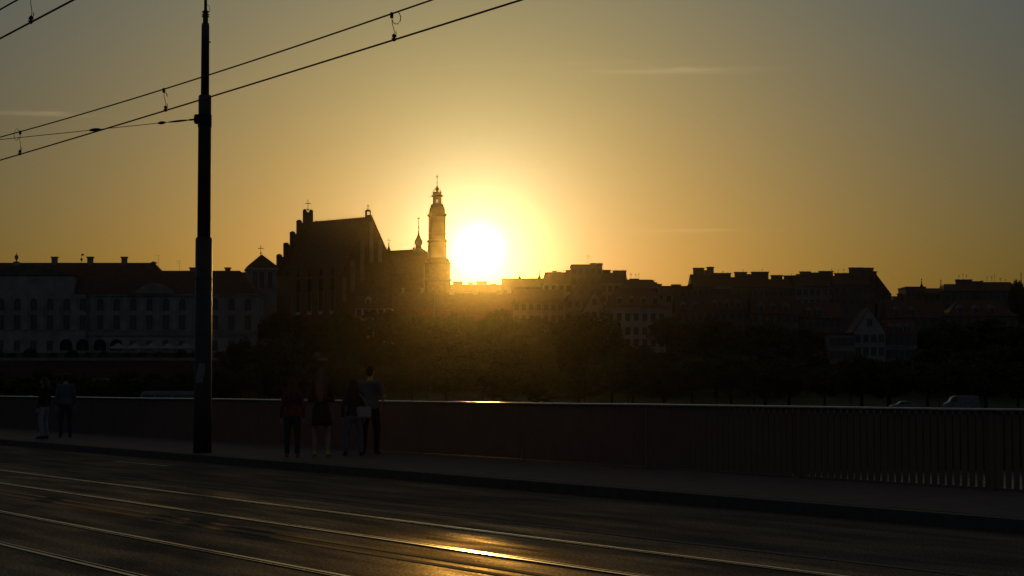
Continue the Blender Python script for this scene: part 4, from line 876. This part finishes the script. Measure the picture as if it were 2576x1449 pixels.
def ellip(mb_, c, rx, ry, rz, seg=16, rings=12):
    o = len(mb_.v); mb_.ball((0, 0, 0), 1.0, seg, rings); mb_.v[o:] = [(c[0] + v[0] * rx, c[1] + v[1] * ry, c[2] + v[2] * rz) for v in mb_.v[o:]]
def person(label, foot, H_, face, top, low, shoe, hair, hairlen, arms, stance=.10, female=True, skirt=0.0, sleeve=1.0):
    r = thing('person', label, 'person', foot, face); f = H_ / 1.75
    V = lambda x, y, z: Vector((x * f, y * f, z * f))
    sw = .155 if female else .185; hp_ = .165 if female else .155; wa = .118 if female else .138; chs = .142 if female else .168
    leg = {}; arm = {}
    for s in (-1, 1):
        leg[s] = [V(s * .085, 0, .90), V(s * (.09 + stance * .35), .03, .49), V(s * (.075 + stance * .5), -.025, .075), V(s * (.085 + stance * .62), .12, .035)]
        arm[s] = [V(s * sw, -.01, 1.405)] + [V(s * a, b_, c) for a, b_, c in arms[s]]
    secs = [(.80, .11, .085, 0), (.86, hp_ * .95, .11, -.01), (.94, hp_, .115, -.015), (1.08, wa, .088, .005), (1.20, wa * 1.1, .095, .005), (1.30, chs, .105, .01), (1.39, chs * 1.06, .09, -.005), (1.44, .11, .07, -.015), (1.475, .06, .055, -.01)]
    mb_ = MB(); loft(mb_, secs, f)
    limb(mb_, [V(0, -.012, 1.46), V(0, .005, 1.57)], [.055 * f, .05 * f])
    ellip(mb_, V(0, .005, 1.655), .076 * f, .094 * f, .098 * f); ellip(mb_, V(0, .03, 1.585), .056 * f, .066 * f, .062 * f)
    ellip(mb_, V(0, .105, 1.615), .012 * f, .018 * f, .022 * f); ellip(mb_, V(0, .092, 1.572), .024 * f, .012 * f, .010 * f)
    for s in (-1, 1):
        ellip(mb_, V(s * .078, -.002, 1.625), .012 * f, .022 * f, .033 * f); ellip(mb_, V(s * .03, .092, 1.64), .014 * f, .008 * f, .008 * f)
        limb(mb_, leg[s][:3], [.088 * f, .055 * f, .038 * f]); limb(mb_, [leg[s][2].lerp(leg[s][1], .68), leg[s][2].lerp(leg[s][1], .3)], [.055 * f, .045 * f])
        sh_, el_, wr_ = arm[s]; limb(mb_, [sh_, el_, wr_], [.055 * f, .04 * f, .027 * f])
        dv = (wr_ - el_).normalized(); pm_ = wr_ + dv * .055 * f
        sd = dv.cross(Vector((s, .25, 0))).normalized(); curl = Vector((-s * .6, .45, -.15)).normalized()
        for o_ in (-.025, -.009, .008, .023): limb(mb_, [wr_ + dv * .015 * f + sd * o_ * .5 * f, wr_ + dv * .085 * f + sd * o_ * f], [.017 * f, .014 * f], 8)
        for o_, L in ((-.03, .062), (-.011, .075), (.009, .070), (.027, .055)):
            b0 = wr_ + dv * .085 * f + sd * o_ * f; b1 = b0 + dv * L * .5 * f + curl * .008 * f
            limb(mb_, [b0, b1, b1 + dv * L * .38 * f + curl * L * .4 * f], [.0105 * f, .0095 * f, .008 * f], 8)
        t0 = wr_ + dv * .03 * f - sd * .022 * f; t1 = t0 + dv * .03 * f - sd * .028 * f + curl * .012 * f; limb(mb_, [t0, t1, t1 + dv * .035 * f - sd * .006 * f + curl * .016 * f], [.014 * f, .012 * f, .009 * f], 8)
    fuse(mb_, 'body', 'skin', r, .0075, 3)
    # top
    mb_ = MB(); g = .016 if female else .022
    tp = [(.90, hp_ + g, .125, -.015), (.97, hp_ + g * .8, .122, -.012), (1.08, wa + g * 1.2, .102, .005), (1.20, wa * 1.1 + g, .11, .005), (1.30, chs + g, .12, .01), (1.39, chs * 1.06 + g * .6, .102, -.005), (1.445, .118, .08, -.015), (1.462, .075, .066, -.012)]
    loft(mb_, tp, f)
    for s in (-1, 1):
        sh_, el_, wr_ = arm[s]
        if sleeve >= 1: limb(mb_, [sh_, el_, el_.lerp(wr_, .9)], [.07 * f, .054 * f, .04 * f])
        else: limb(mb_, [sh_, sh_.lerp(el_, .75)], [.072 * f, .062 * f])
    fuse(mb_, 'shirt' if not skirt else 'dress_top', top, r, .013)
    if skirt:
        mb_ = MB(); n2 = 24; zz = [(.15, .115, 1.0), (.183, .135, .93), (.192, .145, .82), (.20, .15, skirt + .1), (.205, .155, skirt), (.19, .14, skirt + .004)]
        for j, (ra, rb, z) in enumerate(zz): mb_.v += [((ra + .004 * j * math.sin(7 * i * 6.283 / n2)) * f * math.cos(i * 6.283 / n2), (rb + .003 * j * math.sin(5 * i * 6.283 / n2)) * f * math.sin(i * 6.283 / n2) - .01 * f, z * f) for i in range(n2)]
        for j in range(len(zz) - 1): mb_.f += [(j * n2 + i, j * n2 + (i + 1) % n2, (j + 1) * n2 + (i + 1) % n2, (j + 1) * n2 + i) for i in range(n2)]
        mb_.mi = [0] * len(mb_.f); mb_.build('skirt', low, r, True)
    else:
        mb_ = MB(); loft(mb_, [(.79, .125, .10, 0), (.86, hp_ + .008, .122, -.01), (.94, hp_ + .008, .122, -.012), (1.0, hp_ * .9 + .008, .11, -.005)], f)
        for s in (-1, 1): limb(mb_, [leg[s][0], leg[s][1], leg[s][2] + V(0, 0, .035)], [.103 * f, .072 * f, .058 * f])
        fuse(mb_, 'trousers', low, r, .013)
    for s in (-1, 1):
        an, toe = leg[s][2], leg[s][3]; mb_ = MB()
        limb(mb_, [an + V(0, -.02, -.03), an.lerp(toe, .55) + V(0, 0, -.012), toe + V(0, .02, .0)], [.042 * f, .043 * f, .034 * f]); limb(mb_, [an + V(0, 0, .02), an + V(0, -.01, -.03)], [.045 * f, .043 * f])
        o = fuse(mb_, 'shoe', shoe, r, .009, 2)
    # hair
    mb_ = MB(); ellip(mb_, V(0, -.014, 1.675), .088 * f, .098 * f, .092 * f); ellip(mb_, V(0, -.05, 1.62), .08 * f, .06 * f, .085 * f)
    if hairlen > 0:
        zb_ = 1.64 - hairlen
        loft(mb_, [(zb_, .035, .018, -.135), (zb_ + hairlen * .15, .075, .03, -.135), (zb_ + hairlen * .5, .098, .042, -.122), (zb_ + hairlen * .8, .098, .055, -.085), (1.66, .088, .07, -.04)], f)
    fuse(mb_, 'hair', hair, r, .011)
    if hairlen > 0:
        rnd = random.Random(int(hairlen * 1000)); mb_ = MB()
        for i in range(150):  # side strands added to carry the sun's rim light
            a = rnd.choice((rnd.uniform(math.pi * .90, math.pi * 1.16), rnd.uniform(math.pi * 1.84, math.pi * 2.10))); x_, y_ = math.cos(a) * .09, math.sin(a) * .09 - .03; L = hairlen * rnd.uniform(.55, 1.06); w_ = rnd.uniform(1.05, 1.4)
            mb_.tube([V(x_ * .35, y_ * .35 - .01, 1.762), V(x_ * .8, y_ * .8, 1.725), V(x_ * 1.02, y_, 1.64), V(x_ * w_, y_ - .05, 1.64 - L * .4), V(x_ * w_ * 1.05, y_ - .062, 1.64 - L * .8), V(x_ * w_ * .9, y_ - .06, 1.64 - L)], [.005 * f, .007 * f, .009 * f, .009 * f, .006 * f, .001], 4)
        mb_.build('rim_light_strands', hair if hair == 'hair_black' else 'hair_rim_light', r)
    return r
hang = {-1: [(.235, -.02, 1.12), (.25, .05, .88)], 1: [(.235, -.02, 1.12), (.25, .05, .88)]}
front = {-1: [(.23, -.02, 1.13), (.13, .20, 1.12)], 1: [(.23, -.02, 1.13), (.13, .20, 1.12)]}
pocket = {-1: [(.22, .02, 1.13), (.12, .2, 1.02)], 1: [(.30, -.06, 1.14), (.21, .08, .95)]}
zsw = .15
def foot(px, py): return G(px, py, zsw)
p1 = person('girl in a dark red top with long reddish hair and red shoes', foot(735, 1150), 1.52, R(8), 'cloth_red', 'cloth_navy', 'shoe_red', 'hair_brown', .42, hang, .08)
p2 = person('woman in a black dress with long fair hair and lime green shoes', foot(808, 1148), 1.71, R(-4), 'cloth_black', 'cloth_black', 'shoe_lime', 'hair_blond', .55, front, .12, True, .62, 1)
p3 = person('woman in pale jeans carrying a pale shoulder bag beside the tall man', foot(889, 1147), 1.52, R(6), 'cloth_navy', 'denim', 'shoe_dark', 'hair_black', .38, hang, .2)
p4 = person('tall short haired man in a dark blue shirt, the tallest of the group', foot(931, 1143), 1.79, R(-10), 'cloth_blue', 'cloth_black', 'shoe_dark', 'hair_black', 0, pocket, .12, False, 0, .45)
p5 = person('person in white trousers and dark top walking by the railing', foot(110, 1104), 1.62, R(70), 'cloth_black', 'cloth_white', 'shoe_dark', 'hair_brown', .25, hang, .1)
p6 = person('man in a pale blue shirt and dark trousers standing near the railing', foot(164, 1100), 1.74, R(15), 'cloth_blue', 'cloth_navy', 'shoe_dark', 'hair_black', 0, hang, .1, False)
bg_ = thing('shoulder_bag', 'pale cloth shoulder bag hanging at the hip of the woman in jeans', 'bag', foot(889, 1147), R(6)); fz = 1.52 / 1.75
mb = MB(); mb.lathe([(.10, .86 * fz), (.15, .90 * fz), (.15, 1.02 * fz), (.13, 1.12 * fz)], (.20, -.04, 0), 10, shape=[(1, -.35), (1, .35), (.7, .5), (-.7, .5), (-1, .35), (-1, -.35), (-.7, -.5), (.7, -.5)]); bo = mb.build('pouch', 'cloth_white', bg_)
MB().tube([(.28, -.04, 1.11 * fz), (.20, -.09, 1.3 * fz), (.1, -.10, 1.42 * fz), (.08, 0, 1.5 * fz), (.15, .06, 1.35 * fz), (.2, .0, 1.11 * fz)], .012, 6).build('strap', 'cloth_white', bg_)

# ---------------------------------------------------------------- thin volume added to imitate lens glare around the sun
hm = bpy.data.materials.new('glare_haze'); hm.use_nodes = True; t = hm.node_tree; t.nodes.clear()
pv = t.nodes.new('ShaderNodeVolumePrincipled'); pv.inputs['Color'].default_value = (1.0, .92, .62, 1); pv.inputs['Density'].default_value = 2.0e-5; pv.inputs['Anisotropy'].default_value = .979
t.links.new(pv.outputs[0], t.nodes.new('ShaderNodeOutputMaterial').inputs['Volume'])
M['glare_haze'] = hm
tag(MB().box(-1450, 1450, -520, 2450, -15.2, 85).build('glare_haze', 'glare_haze'), kind='stuff')
